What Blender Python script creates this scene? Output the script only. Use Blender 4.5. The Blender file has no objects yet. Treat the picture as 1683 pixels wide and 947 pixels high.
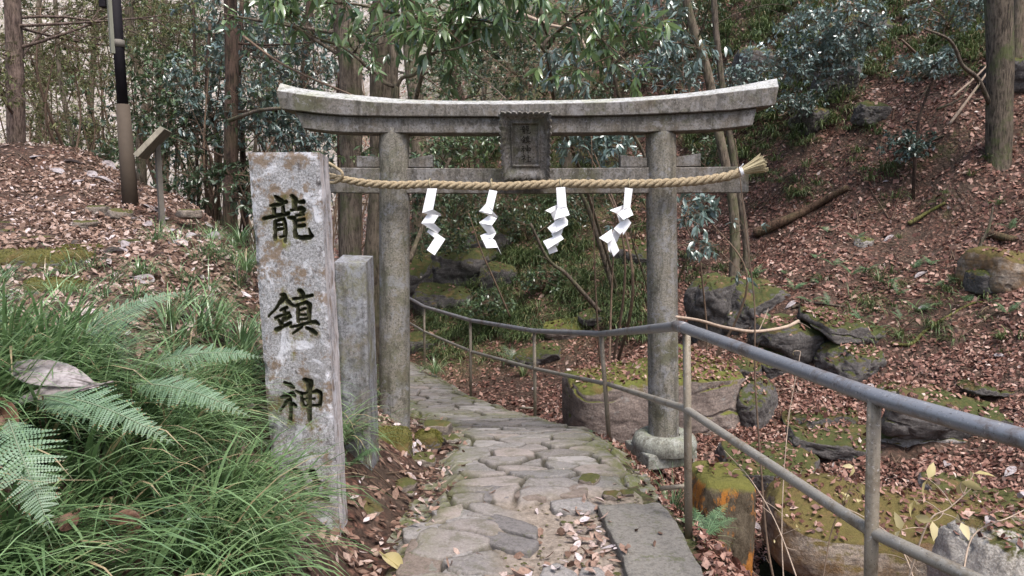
import bpy, math
import numpy as np
from mathutils import Vector
scene = bpy.context.scene
COL = scene.collection
F = 1200.0; CX = 841.5; CY = 473.5; CAMZ = 1.6; PITCH = math.radians(6.0)
cp, sp = math.cos(PITCH), math.sin(PITCH)

def ray(px, py):
    u = (px - CX) / F; v = -(py - CY) / F
    return np.array([u, cp + v * sp, -sp + v * cp])
def U(px, py, Y):
    d = ray(px, py)
    return np.array([0, 0, CAMZ]) + d * (Y / d[1])
def proj(P):
    P = np.atleast_2d(P); q = P - np.array([0, 0, CAMZ])
    zc = q[:, 1] * cp - q[:, 2] * sp
    yc = q[:, 1] * sp + q[:, 2] * cp
    return CX + F * q[:, 0] / zc, CY - F * yc / zc, zc

# ------------------------------------------------------------------ noise
def _hash(ix, iy, iz, seed):
    h = (ix.astype(np.int64) * 374761393 + iy.astype(np.int64) * 668265263 + iz.astype(np.int64) * 2147483647 + seed * 974634777) & 0xFFFFFFFF
    h = ((h ^ (h >> 13)) * 1274126177) & 0xFFFFFFFF
    h = ((h ^ (h >> 16)) * 2246822519) & 0xFFFFFFFF
    return ((h ^ (h >> 15)) & 0xFFFFFF) / float(0xFFFFFF)
def noise(P, seed=0):
    P = np.asarray(P, float)
    i = np.floor(P).astype(np.int64); f = P - i; f = f * f * (3 - 2 * f)
    r = 0
    for a in (0, 1):
        for b in (0, 1):
            for c in (0, 1):
                w = (f[:, 0] if a else 1 - f[:, 0]) * (f[:, 1] if b else 1 - f[:, 1]) * (f[:, 2] if c else 1 - f[:, 2])
                r = r + w * _hash(i[:, 0] + a, i[:, 1] + b, i[:, 2] + c, seed)
    return r * 2 - 1
def fbm(P, oct=4, seed=0, gain=.5):
    r = 0; a = 1; s = 0
    P = np.asarray(P, float)
    for k in range(oct):
        r = r + a * noise(P * (2 ** k) + 17.3 * k, seed + k); s += a; a *= gain
    return r / s
def sstep(a, b, x):
    t = np.clip((x - a) / (b - a), 0, 1); return t * t * (3 - 2 * t)

# ------------------------------------------------------------------ mesh builder
class MB:
    def __init__(s):
        s.V = []; s.Q = []; s.T = []; s.A = []; s.n = 0
    def add(s, V, Q=None, T=None, rnd=0.5):
        V = np.asarray(V, float).reshape(-1, 3)
        s.V.append(V)
        s.A.append(np.broadcast_to(np.asarray(rnd, float), (len(V),)).copy())
        if Q is not None and len(Q): s.Q.append(np.asarray(Q, np.int64).reshape(-1, 4) + s.n)
        if T is not None and len(T): s.T.append(np.asarray(T, np.int64).reshape(-1, 3) + s.n)
        s.n += len(V)
    def build(s, name, mat, parent=None, smooth=True, attrs=None):
        V = np.concatenate(s.V); 
        Q = np.concatenate(s.Q) if s.Q else np.zeros((0, 4), np.int64)
        T = np.concatenate(s.T) if s.T else np.zeros((0, 3), np.int64)
        off = np.zeros(3)
        if parent is not None:
            V = V - np.array(parent.get('_org', (0, 0, 0)))
        else:
            off = np.array([V[:, 0].mean(), V[:, 1].mean(), V[:, 2].min()]); V = V - off
        me = bpy.data.meshes.new(name)
        me.vertices.add(len(V)); me.vertices.foreach_set('co', V.astype(np.float32).ravel())
        nl = len(Q) * 4 + len(T) * 3
        me.loops.add(nl)
        me.loops.foreach_set('vertex_index', np.concatenate([Q.ravel(), T.ravel()]).astype(np.int32))
        me.polygons.add(len(Q) + len(T))
        st = np.concatenate([np.arange(len(Q)) * 4, len(Q) * 4 + np.arange(len(T)) * 3]).astype(np.int32)
        me.polygons.foreach_set('loop_start', st)
        me.polygons.foreach_set('use_smooth', np.full(len(st), smooth))
        at = me.attributes.new('rnd', 'FLOAT', 'POINT'); at.data.foreach_set('value', np.concatenate(s.A).astype(np.float32))
        for k, v in (attrs or {}).items():
            a = me.attributes.new(k, 'FLOAT', 'POINT'); a.data.foreach_set('value', np.asarray(v, np.float32))
        me.update(calc_edges=True)
        me.materials.append(mat)
        o = bpy.data.objects.new(name, me); COL.objects.link(o)
        if parent is not None: o.parent = parent
        else: o.location = off; o['_org'] = tuple(off)
        return o
def tag(o, label=None, cat=None, group=None, kind=None):
    if label: o['label'] = label
    if cat: o['category'] = cat
    if group: o['group'] = group
    if kind: o['kind'] = kind
    return o
def empty(name, loc, label, cat, group=None, kind=None):
    o = bpy.data.objects.new(name, None); COL.objects.link(o); o.empty_display_size = .1
    o.location = tuple(loc); o['_org'] = tuple(float(c) for c in loc)
    return tag(o, label, cat, group, kind)

def nrm(a):
    a = np.asarray(a, float); return a / np.maximum(np.linalg.norm(a, axis=-1, keepdims=True), 1e-9)
def catmull(P, n=6):
    P = np.asarray(P, float)
    if len(P) < 3:
        t = np.linspace(0, 1, n + 1)[:, None]; return P[0] * (1 - t) + P[-1] * t
    Q = np.vstack([2 * P[0] - P[1], P, 2 * P[-1] - P[-2]]); out = []
    for i in range(1, len(Q) - 2):
        for t in np.arange(n) / n:
            a, b, c, d = Q[i - 1], Q[i], Q[i + 1], Q[i + 2]
            out.append(.5 * ((2 * b) + (c - a) * t + (2 * a - 5 * b + 4 * c - d) * t * t + (3 * b - a - 3 * c + d) * t ** 3))
    out.append(P[-1]); return np.array(out)
def tube(mb, P, R, sides=8, rnd=.5, cap=True, bump=0, seed=0):
    P = np.asarray(P, float); n = len(P); R = np.broadcast_to(np.asarray(R, float), (n,))
    T = nrm(np.gradient(P, axis=0))
    ref = np.array([0, 0, 1.]) if abs(T[0, 2]) < .9 else np.array([1., 0, 0])
    a = nrm(np.cross(ref, T[0])); fr = []
    for i in range(n):
        a = nrm(a - T[i] * np.dot(a, T[i])); fr.append((a, np.cross(T[i], a)))
    A = np.array([f[0] for f in fr]); B = np.array([f[1] for f in fr])
    ang = np.arange(sides) * 2 * np.pi / sides
    ring = A[:, None] * np.cos(ang)[None, :, None] + B[:, None] * np.sin(ang)[None, :, None]
    RR = np.repeat(R[:, None], sides, 1)
    V = P[:, None] + ring * RR[..., None]
    if bump:
        nz = fbm(V.reshape(-1, 3) / (R.mean() * 1.2 + 1e-6) * np.array([1, 1, .35]), 3, seed).reshape(n, sides)
        V = P[:, None] + ring * (RR * (1 + bump * nz))[..., None]
    i = np.arange(n - 1)[:, None] * sides; j = np.arange(sides)[None]; j2 = (j + 1) % sides
    Q = np.stack([i + j, i + j2, i + sides + j2, i + sides + j], -1).reshape(-1, 4)
    V = V.reshape(-1, 3); Tt = []
    if cap:
        V = np.vstack([V, P[0], P[-1]]); b = n * sides
        for k in range(sides):
            Tt.append((b, (k + 1) % sides, k)); Tt.append((b + 1, (n - 1) * sides + k, (n - 1) * sides + (k + 1) % sides))
    mb.add(V, Q, Tt, rnd)
def box(mb, c, s, M=None, rnd=.5):
    c = np.asarray(c, float); h = np.asarray(s, float) / 2
    V = np.array([[x, y, z] for x in (-1, 1) for y in (-1, 1) for z in (-1, 1)], float) * h
    if M is not None: V = V @ np.asarray(M).T
    mb.add(V + c, [(0, 1, 3, 2), (4, 6, 7, 5), (0, 4, 5, 1), (2, 3, 7, 6), (0, 2, 6, 4), (1, 5, 7, 3)], rnd=rnd)
def bevel(o, w=.006, seg=2):
    m = o.modifiers.new('bevel', 'BEVEL'); m.width = w; m.segments = seg; m.limit_method = 'ANGLE'; m.angle_limit = math.radians(40)
    for p in o.data.polygons: p.use_smooth = False
    return o
def rotz(a):
    c, s = math.cos(a), math.sin(a); return np.array([[c, -s, 0], [s, c, 0], [0, 0, 1]])

LT = np.array([0, .35, .72, 1.0])
def leaves(mb, P, D, N, L, W, droop=.15, fold=.25, rnd=.5):
    """lanceolate folded leaves, 8 vertices each"""
    P = np.asarray(P, float); n = len(P)
    if n == 0: return
    D = nrm(D); S = nrm(np.cross(D, N)); N = np.cross(S, D)
    L = np.broadcast_to(L, (n,))[:, None]; W = np.broadcast_to(W, (n,))[:, None]; dr = np.broadcast_to(droop, (n,))[:, None]
    c = [P + D * L * t - N * dr * L * t * t for t in LT]
    V = np.stack([c[0], c[1] + S * W * .5 + N * W * fold * .5, c[1], c[1] - S * W * .5 + N * W * fold * .5,
                  c[2] + S * W * .36 + N * W * fold * .36, c[2], c[2] - S * W * .36 + N * W * fold * .36, c[3]], 1)
    b = np.arange(n)[:, None, None] * 8
    T = (np.array([[0, 2, 1], [0, 3, 2], [4, 5, 7], [5, 6, 7]])[None] + b).reshape(-1, 3)
    Q = (np.array([[1, 2, 5, 4], [2, 3, 6, 5]])[None] + b).reshape(-1, 4)
    mb.add(V.reshape(-1, 3), Q, T, np.repeat(np.broadcast_to(rnd, (n,)), 8))
def leafq(mb, P, D, N, L, W, droop=.15, rnd=.5, mid=.45):
    """one-quad leaves"""
    P = np.asarray(P, float); n = len(P)
    if n == 0: return
    D = nrm(D); S = nrm(np.cross(D, N)); N = np.cross(S, D)
    L = np.broadcast_to(L, (n,))[:, None]; W = np.broadcast_to(W, (n,))[:, None]; dr = np.broadcast_to(droop, (n,))[:, None]
    m = P + D * L * mid
    V = np.stack([P, m - S * W * .5, P + D * L - N * dr * L, m + S * W * .5], 1)
    Q = np.arange(n * 4).reshape(-1, 4)
    mb.add(V.reshape(-1, 3), Q, None, np.repeat(np.broadcast_to(rnd, (n,)), 4))
def blades(mb, P, az, el, L, W, droop, rnd, K=6, power=1.4):
    P = np.asarray(P, float); n = len(P); p = P.copy()
    side = np.stack([-np.sin(az), np.cos(az), np.zeros(n)], 1)
    rows = []
    for k in range(K + 1):
        s = k / K
        w = W * (1 - s ** 2.2) * (.55 + .45 * min(1, s * 4)) * .5 + .0002
        rows.append(np.stack([p - side * w[:, None], p + side * w[:, None]], 1))
        e = el - droop * (s + .5 / K) ** power
        d = np.stack([np.cos(az) * np.cos(e), np.sin(az) * np.cos(e), np.sin(e)], 1)
        p = p + d * (L / K)[:, None]
        side = nrm(side)
    V = np.stack(rows, 1)  # n,K+1,2,3
    b = np.arange(n)[:, None] * (2 * (K + 1)) + np.arange(K)[None] * 2
    Q = np.stack([b, b + 1, b + 3, b + 2], -1).reshape(-1, 4)
    mb.add(V.reshape(-1, 3), Q, None, np.repeat(rnd, 2 * (K + 1)))
def dead(rng, n): return rng.uniform(0, 1, n) < .05
def tufts(mb, rng, centers, nb, L, W, spread=.06, droop=(1.2, 2.4), el=(55, 88), bias=None, biasw=0, rr=(0, 1)):
    for c in centers:
        n = int(nb * rng.uniform(.7, 1.3)); l = L * rng.uniform(.75, 1.2)
        az = rng.uniform(0, 2 * np.pi, n)
        if bias is not None:
            ma = math.atan2(bias[1], bias[0]) + rng.normal() * .7; az = np.where(rng.uniform(0, 1, n) < biasw, ma + rng.normal(0, .55, n), az)
        r = rng.uniform(0, spread, n)
        P = np.array(c)[None] + np.stack([np.cos(az) * r, np.sin(az) * r, np.full(n, -.02)], 1)
        tr = rng.uniform(*rr)
        blades(mb, P, az, np.radians(rng.uniform(el[0], el[1], n)), l * rng.uniform(.3, 1.15, n), W * rng.uniform(.4, 1.35, n),
               rng.uniform(*droop, n), np.where(dead(rng, n), 1.0, np.clip(tr * .5 + rng.uniform(0, .48, n), 0, .96)))

# ------------------------------------------------------------------ terrain function
CTRL = []
def cpx(px, py, Y): CTRL.append(tuple(U(px, py, Y)))
def cw(x, y, z): CTRL.append((x, y, z))
for a in [(60,430,5.5),(90,485,4.6),(250,400,6.5),(400,430,6),(267,370,8),(215,335,8.5),(110,330,8.6),(0,250,11),(150,258,11.2),(0,330,8.3),(0,400,6.2),
          (300,330,9),(380,400,7),(300,560,3.7),(400,560,4.1),(150,600,3.1),(0,600,3.0),
          (820,640,10.8),(950,600,11.5),(750,560,13.5),(700,500,15),(850,500,14),(1000,480,13),(1050,440,13.5),(700,430,16.5),(850,400,16),
          (900,300,18.5),(700,250,21),(1000,200,19),(800,100,25),(1000,50,23),(600,100,28),(1100,0,24.5),(400,200,30),(400,0,38),(100,100,36),(100,240,29),(250,150,33),(0,0,40),
          (1300,700,7.8),(1150,650,8.6),(1400,700,7.5),(1600,760,6.6),(1650,900,5.5),(1500,800,6.3),(1200,600,9.5),(1400,600,8.7),(1600,600,8.1),
          (1300,520,9.7),(1500,500,9.4),(1650,480,9.0),(1300,400,11.6),(1500,380,11),(1640,245,11),(1250,250,15),(1400,180,14),(1300,60,16.5),(1600,60,13.7),(1500,0,15.8),
          (1150,500,12),(1200,440,13),(1150,330,15.5),(1683,150,11.8),(1683,330,10.2),(930,690,9.0)]:
    cpx(*a)
for a in [(-1.0,2.6,.33),(-1.5,2.4,.78),(-2.1,2.2,1.0),(-1.2,1.7,.45),(-.72,3.35,-.01),(-1.15,3.3,.36),(-1.5,3.2,.75),(-.7,4.2,-.02),(-1.0,4.3,.22),(-1.35,4.3,.6),(-.75,5.5,-.15),(-1.1,5.8,.05),(-1.6,5.7,.6),
          (-2.0,6.4,.9),(-1.2,7.3,-.5),(-1.9,7.6,.3),(-2.6,8.5,.5),(-1.9,9.3,-.6),(-2.8,10,.0),(-3.2,11.5,-.3),(-4.5,12.5,.2),(-3.5,13.5,-1.0),(-5.5,15.5,-.9),
          (-3,0,1.2),(-2,1,.9),(-5,2,1.5),(-8,5,2.0),(-10,9,2.5),(-14,14,2.7),(-9,16,.8),(-14,22,.5),(-6,20,.5),(-20,26,2),
          (.95,3.6,-.05),(1.25,3.6,-.35),(1.5,4.0,-.75),(1.2,5.2,-.45),(1.55,5.4,-.85),(1.9,5.2,-1.2),(1.6,6.4,-.9),(1.3,6.3,-.65),(2.2,4.6,-1.15),(2.6,4.0,-1.1),(3.0,2.6,-1.2),
          (1.0,2,-.05),(1.5,2,-.6),(2.2,1,-1.0),(2.5,-1,-1.1),(1.0,8.2,-.95),(.6,9.6,-1.05),(-.3,10.5,-1.15),(-1.2,12.2,-1.4),
          (6,4,-.5),(9,3,1.5),(12,6,4.5),(8,8,2.2),(14,12,8),(12,14,7.5),(18,20,16),(10,22,14),(4,28,13),(0,34,14),(-8,42,15),(-20,42,13),(-30,36,11),(-28,20,5),(20,8,11)]:
    cw(*a)
CT = np.array(CTRL)
def _tps(r2): return np.where(r2 > 1e-12, .5 * r2 * np.log(np.maximum(r2, 1e-12)), 0)
_n = len(CT)
_K = _tps(((CT[:, None, :2] - CT[None, :, :2]) ** 2).sum(-1)) + np.eye(_n) * .02
_P = np.hstack([np.ones((_n, 1)), CT[:, :2]])
_S = np.linalg.solve(np.block([[_K, _P], [_P.T, np.zeros((3, 3))]]), np.concatenate([CT[:, 2], np.zeros(3)]))
PY = np.array([-3, 0, 3, 4, 5, 5.7, 6.5, 8, 9.5, 12, 15, 18.])
PZ = np.array([.02, .02, 0, -.04, -.13, -.22, -.40, -.70, -.86, -1.0, -1.05, -1.05])
PL = np.array([-.8, -.7, -.63, -.52, -.48, -.50, -.62, -1.15, -1.75, -2.7, -4.4, -6.5])
PR = np.array([1.0, .95, .82, .84, .82, .80, .70, .22, -.55, -1.45, -3.1, -5.2])
def pathz(y): return np.interp(y, PY, PZ)
def pathw(x, y):
    wob = .05 * noise(np.stack([x * 2.3, y * 2.3, x * 0], 1), 5)
    l = np.interp(y, PY, PL) + wob; r = np.interp(y, PY, PR) + wob
    return np.maximum(l - x, x - r)        # <0 on the path
def H(x, y):
    x = np.atleast_1d(np.asarray(x, float)); y = np.atleast_1d(np.asarray(y, float))
    out = np.empty(len(x))
    for s in range(0, len(x), 40000):
        xs, ys = x[s:s + 40000], y[s:s + 40000]
        r2 = (xs[:, None] - CT[None, :, 0]) ** 2 + (ys[:, None] - CT[None, :, 1]) ** 2
        out[s:s + 40000] = _tps(r2) @ _S[:_n] + _S[_n] + _S[_n + 1] * xs + _S[_n + 2] * ys
    d = pathw(x, y)
    P3 = np.stack([x, y, x * 0], 1)
    dist = np.hypot(x, y)
    amp = .035 + .30 * sstep(7, 17, dist) * 1.0
    hill = sstep(1.2, 3.0, x - 1.0 + (y - 6) * .25)
    nz = amp * fbm(P3 * .8, 4, 11) + .10 * hill * (np.abs(fbm(P3 * 1.7 + 3, 4, 12)) - .25) * 2 + .012 * fbm(P3 * 6, 2, 14)
    # ledges on the far hillside
    led = .45 * sstep(9, 14, dist) * hill * np.maximum(0, fbm(P3 * np.array([.5, .9, 1]) + 40, 3, 21)) 
    g = out + nz + led
    w = 1 - sstep(-.02, .22, d)
    w = w * (y < 17)
    return g * (1 - w) + (pathz(y) - .03) * w
def H1(x, y): return float(H([x], [y])[0])
def G(px, py, y0=1.5, y1=45):
    d = ray(px, py); d = d / d[1]
    ys = np.concatenate([np.arange(y0, 12, .03), np.arange(12, y1, .1)])
    z = CAMZ + d[2] * ys; x = d[0] * ys
    h = H(x, ys); k = np.where(z < h)[0]
    i = k[0] if len(k) else len(ys) - 1
    return np.array([x[i], ys[i], h[i]])
# ------------------------------------------------------------------ materials
class NT:
    def __init__(s, name):
        s.m = bpy.data.materials.new(name); s.m.use_nodes = True; s.t = s.m.node_tree; s.t.nodes.clear()
        s.out = s.t.nodes.new('ShaderNodeOutputMaterial'); s.b = s.t.nodes.new('ShaderNodeBsdfPrincipled')
        s.t.links.new(s.b.outputs[0], s.out.inputs[0])
    def n(s, ty, **k):
        nd = s.t.nodes.new('ShaderNode' + ty)
        for a, v in k.items():
            if a in nd.bl_rna.properties: setattr(nd, a, v)
            else: s.set(nd.inputs[a.replace('_', ' ')], v)
        return nd
    def set(s, sock, v):
        if isinstance(v, bpy.types.NodeSocket): s.t.links.new(v, sock)
        elif isinstance(v, bpy.types.Node): s.t.links.new(v.outputs[0], sock)
        else:
            if isinstance(v, (tuple, list)) and len(v) == 3 and sock.type == 'RGBA': v = (*v, 1)
            sock.default_value = v
    def coord(s, sc=(1, 1, 1)):
        tc = s.n('NewGeometry'); mp = s.n('Mapping'); s.set(mp.inputs[0], tc.outputs['Position']); mp.inputs['Scale'].default_value = sc
        return mp.outputs[0]
    def obj(s, sc=(1, 1, 1)):
        tc = s.n('TexCoord'); mp = s.n('Mapping'); s.set(mp.inputs[0], tc.outputs['Object']); mp.inputs['Scale'].default_value = sc
        return mp.outputs[0]
    def noise(s, v, scale, det=4, rough=.6, dist=0):
        nd = s.n('TexNoise'); s.set(nd.inputs['Vector'], v); nd.inputs['Scale'].default_value = scale; nd.inputs['Detail'].default_value = det
        nd.inputs['Roughness'].default_value = rough; nd.inputs['Distortion'].default_value = dist
        return nd.outputs[0]
    def vor(s, v, scale, feature='F1', out='Distance', rand=1):
        nd = s.n('TexVoronoi'); nd.feature = feature; s.set(nd.inputs['Vector'], v); nd.inputs['Scale'].default_value = scale
        nd.inputs['Randomness'].default_value = rand
        return nd.outputs[out]
    def ramp(s, f, stops, interp='LINEAR'):
        nd = s.n('ValToRGB'); s.set(nd.inputs[0], f); cr = nd.color_ramp; cr.interpolation = interp
        while len(cr.elements) < len(stops): cr.elements.new(.5)
        for e, (p, c) in zip(cr.elements, stops):
            e.position = p; e.color = (c, c, c, 1) if not isinstance(c, (tuple, list)) else (*c, 1)
        return nd.outputs[0]
    def mix(s, f, a, b, mode='MIX'):
        nd = s.n('Mix'); nd.data_type = 'RGBA'; nd.blend_type = mode
        s.set(nd.inputs[0], f); s.set(nd.inputs[6], a); s.set(nd.inputs[7], b)
        return nd.outputs[2]
    def math(s, op, a, b=0.0, c=0.0):
        nd = s.n('Math'); nd.operation = op; s.set(nd.inputs[0], a); s.set(nd.inputs[1], b); s.set(nd.inputs[2], c)
        return nd.outputs[0]
    def attr(s, name='rnd'):
        nd = s.n('Attribute'); nd.attribute_name = name; return nd.outputs['Fac']
    def nz(s):
        g = s.n('NewGeometry'); x = s.n('SeparateXYZ'); s.set(x.inputs[0], g.outputs['Normal']); return x.outputs[2]
    def bump(s, h, strength=.5, dist=.01):
        nd = s.n('Bump'); nd.inputs['Strength'].default_value = strength; nd.inputs['Distance'].default_value = dist
        s.set(nd.inputs['Height'], h); s.set(s.b.inputs['Normal'], nd.outputs[0]); return nd
    def fin(s, col, rough=.9, spec=.3):
        s.set(s.b.inputs['Base Color'], col); s.set(s.b.inputs['Roughness'], rough); s.b.inputs['Specular IOR Level'].default_value = spec
        return s.m

def m_granite(name, base=(.27, .265, .275), dark=(.10, .095, .085), light=(.50, .50, .53), brown=(.20, .155, .10), green=(.15, .16, .08), amt=.5, speck=260):
    s = NT(name); v = s.obj(); w = s.coord()
    c = s.mix(s.ramp(s.noise(v, 70, 3, .85), [(.36, 0), (.62, 1)]), tuple(x * .50 for x in base), tuple(min(1, x * 1.45) for x in base))
    c = s.mix(s.ramp(s.noise(v, speck, 2, .8), [(.5, 0), (.7, .5)]), c, tuple(min(1, x * 2.1) for x in base))
    c = s.mix(s.math('MULTIPLY', s.ramp(s.noise(w, 7, 5, .75, .6), [(.50, 0), (.60, 1)]), .75 * amt + .1), c, light)        # pale lichen
    c = s.mix(s.math('MULTIPLY', s.ramp(s.noise(w, 4.3, 5, .7, .3), [(.52, 0), (.66, 1)]), amt), c, brown)
    c = s.mix(s.math('MULTIPLY', s.ramp(s.noise(w, 3.1, 6, .75), [(.50, 0), (.64, 1)]), amt * 1.1), c, green)
    c = s.mix(s.math('MULTIPLY', s.ramp(s.noise(w, 14, 4, .7), [(.55, 0), (.66, 1)]), .7), c, dark)
    c = s.mix(s.math('MULTIPLY', s.ramp(s.vor(w, 24), [(.10, 1), (.2, 0)]), .7), c, dark)
    c = s.mix(s.math('MULTIPLY', s.ramp(s.noise(s.coord((1, 1, .13)), 16, 5, .75), [(.48, 0), (.62, 1)]), .55), c, tuple(x * .8 for x in dark))
    c = s.mix(s.ramp(s.noise(w, 11, 6, .8, .4), [(.57, 0), (.61, .7)]), c, tuple(x * .9 for x in light))
    h = s.math('ADD', s.noise(v, speck, 2, .8), s.math('MULTIPLY', s.noise(v, 30, 4), 1.2))
    s.bump(h, .55, .004)
    return s.fin(c, .92)
def m_rock(name, c1=(.20, .18, .17), c2=(.09, .08, .075), moss=.5, mossc=((.045, .05, .018), (.125, .125, .038)), lichen=.3, brown=None, strat_=.55, sc=1):
    s = NT(name); w = s.coord()
    c = s.mix(s.ramp(s.noise(w, 2.2 * sc, 6, .7, .4), [(.35, 0), (.65, 1)]), c2, c1)
    c = s.mix(s.ramp(s.noise(w, 45 * sc, 3, .7), [(.4, 0), (.65, .55)]), c, tuple(x * 1.7 for x in c1))
    if brown: c = s.mix(s.ramp(s.noise(w, 3.5 * sc, 5, .7), [(.42, 0), (.6, .9)]), c, brown)
    c = s.mix(s.ramp(s.noise(w, 8 * sc, 5, .8), [(.58, 0), (.66, lichen)]), c, (.38, .38, .36))
    strat = s.noise(s.coord((1, 1, 9)), 3.2, 4, .7)
    c = s.mix(s.ramp(strat, [(.36, strat_), (.5, 0)]), c, (.035, .03, .028))
    f = s.math('ADD', s.math('MULTIPLY', s.nz(), .4), s.math('ADD', s.math('MULTIPLY', s.noise(w, 3.0 * sc, 6, .75), .6), s.math('MULTIPLY', s.noise(w, 22 * sc, 5, .8), .22)))
    f = s.ramp(f, [(max(0, .80 - moss / 2 - .03), 0), (min(1, .80 - moss / 2 + .045), 1)])
    mc = s.mix(s.noise(w, 26, 4, .75), mossc[0], mossc[1])
    mc = s.mix(s.ramp(s.noise(w, 6, 4, .7), [(.5, 0), (.68, .75)]), mc, (.16, .10, .045))
    c = s.mix(f, c, mc)
    h = s.math('ADD', s.math('MULTIPLY', s.noise(w, 9 * sc, 7, .75), 1.0), s.math('MULTIPLY', s.noise(w, 90, 3, .8), .25))
    s.bump(h, .8, .035)
    return s.fin(c, .93)
def m_leaf(name, stops, rough=.42, spec=.5, trans=.2, noisy=0):
    s = NT(name)
    if spec >= .5 and 'leaf' in name: s.b.inputs['Coat Weight'].default_value = .5; s.b.inputs['Coat Roughness'].default_value = .22
    c = s.ramp(s.attr(), stops)
    if noisy:
        c = s.mix(s.ramp(s.noise(s.coord(), 60, 3), [(.45, 0), (.7, noisy)]), c, tuple(x * .45 for x in stops[0][1]))
    s.fin(c, rough, spec)
    if trans:
        tr = s.n('BsdfTranslucent'); s.set(tr.inputs[0], c); mx = s.n('MixShader'); mx.inputs[0].default_value = trans
        s.t.links.new(s.b.outputs[0], mx.inputs[1]); s.t.links.new(tr.outputs[0], mx.inputs[2]); s.t.links.new(mx.outputs[0], s.out.inputs[0])
    return s.m
def m_bark(name, c1, c2, moss=(.09, .11, .04), ma=.3, sc=1):
    s = NT(name); v = s.coord((1, 1, .16)); w = s.coord()
    n = s.noise(v, 38 * sc, 5, .7, .5)
    c = s.mix(s.ramp(n, [(.40, 0), (.58, 1)]), tuple(x * .7 for x in c2), c1)
    c = s.mix(s.ramp(s.noise(w, 5, 5, .7), [(.5, 0), (.68, .6)]), c, tuple(x * 1.5 for x in c1))
    c = s.mix(s.ramp(s.noise(w, 3, 6, .75), [(.48, 0), (.62, ma)]), c, moss)
    s.bump(n, 1.0, .03)
    return s.fin(c, .95)
def m_plain(name, col, rough=.7, spec=.3, var=.25, sc=30, metal=0, col2=None, stretch=(1, 1, 1), b=.2):
    s = NT(name); v = s.obj(stretch)
    n = s.noise(v, sc, 5, .7)
    c = s.mix(s.ramp(n, [(.3, 0), (.7, 1)]), tuple(x * (1 - var) for x in col), col2 or tuple(min(1, x * (1 + var)) for x in col))
    s.b.inputs['Metallic'].default_value = metal
    s.bump(n, b, .003)
    return s.fin(c, rough, spec)

M = {}
M['torii'] = m_granite('torii_granite', base=(.145, .132, .118), dark=(.05, .045, .036), light=(.27, .26, .26), brown=(.105, .08, .052), green=(.09, .09, .05), amt=.7, speck=200)
M['pillar'] = m_granite('pillar_granite', base=(.185, .17, .142), dark=(.06, .055, .042), light=(.27, .27, .28), brown=(.12, .10, .065), green=(.105, .105, .06), amt=.7, speck=220)
M['torii_top'] = m_granite('weathered_top', base=(.36, .36, .35), dark=(.16, .16, .12), light=(.50, .50, .50), brown=(.30, .27, .2), green=(.26, .28, .07), amt=.3)  # paler than the beam face: light from above painted into the cap
M['disc'] = m_granite('base_stone', base=(.23, .235, .20), dark=(.10, .09, .07), light=(.36, .37, .34), brown=(.2, .17, .11), green=(.16, .19, .08), amt=.6)
# inscribed stone: granite with moss and rust stains around the carving
def m_post(name, side=False):
    s = NT(name); w = s.coord(); v = s.obj(); st = s.attr('stain')
    sp_ = s.ramp(s.noise(v, 120, 3, .9), [(.36, 0), (.62, 1)])
    c = s.mix(sp_, (.125, .122, .122), (.40, .395, .41))
    c = s.mix(s.ramp(s.noise(w, 2.3, 5, .7), [(.45, .0), (.6, .5)]), c, (.17, .16, .155))
    c = s.mix(s.ramp(s.noise(w, 7.5, 5, .7, .8), [(.53, 0), (.59, .85)]), c, (.50, .50, .535))
    c = s.mix(s.ramp(s.noise(w, 9, 5, .75), [(.52, 0), (.60, .85)]), c, (.16, .11, .07))
    c = s.mix(s.ramp(s.noise(w, 26, 3, .7), [(.6, 0), (.68, .8)]), c, (.09, .08, .08))
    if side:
        c = s.mix(s.ramp(s.noise(s.coord((1, 1, .15)), 22, 5, .75), [(.4, 0), (.62, .85)]), c, (.60, .55, .54))  # paler streaky side finish, with light from the open right painted in
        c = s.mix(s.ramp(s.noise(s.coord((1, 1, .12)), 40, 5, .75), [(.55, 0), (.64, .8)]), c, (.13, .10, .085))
    else:
        f = s.math('MULTIPLY', st, s.ramp(s.noise(w, 9, 5, .8), [(.40, .05), (.60, 1)]))
        c = s.mix(f, c, s.ramp(s.noise(w, 16, 4, .8), [(.35, (.075, .085, .02)), (.5, (.13, .085, .04)), (.62, (.17, .18, .05))]))
    h = s.math('ADD', s.noise(v, 240, 2, .8), s.math('MULTIPLY', s.noise(v, 35, 4), 1.6))
    s.bump(h, .6, .004)
    return s.fin(c, .93)
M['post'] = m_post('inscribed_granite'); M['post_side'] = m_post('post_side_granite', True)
def m_inscr():
    s = NT('mossy_recess'); w = s.coord()
    c = s.ramp(s.noise(w, 30, 5, .8), [(.38, (.022, .02, .014)), (.5, (.055, .055, .03)), (.66, (.11, .115, .05))])
    s.bump(s.noise(w, 60, 4), .6, .004); return s.fin(c, .95)
M['recess'] = m_inscr()
M['stub'] = m_granite('stub_granite', base=(.20, .20, .21), dark=(.085, .08, .07), light=(.31, .32, .345), brown=(.17, .125, .07), green=(.17, .16, .07), amt=.7)
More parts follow.
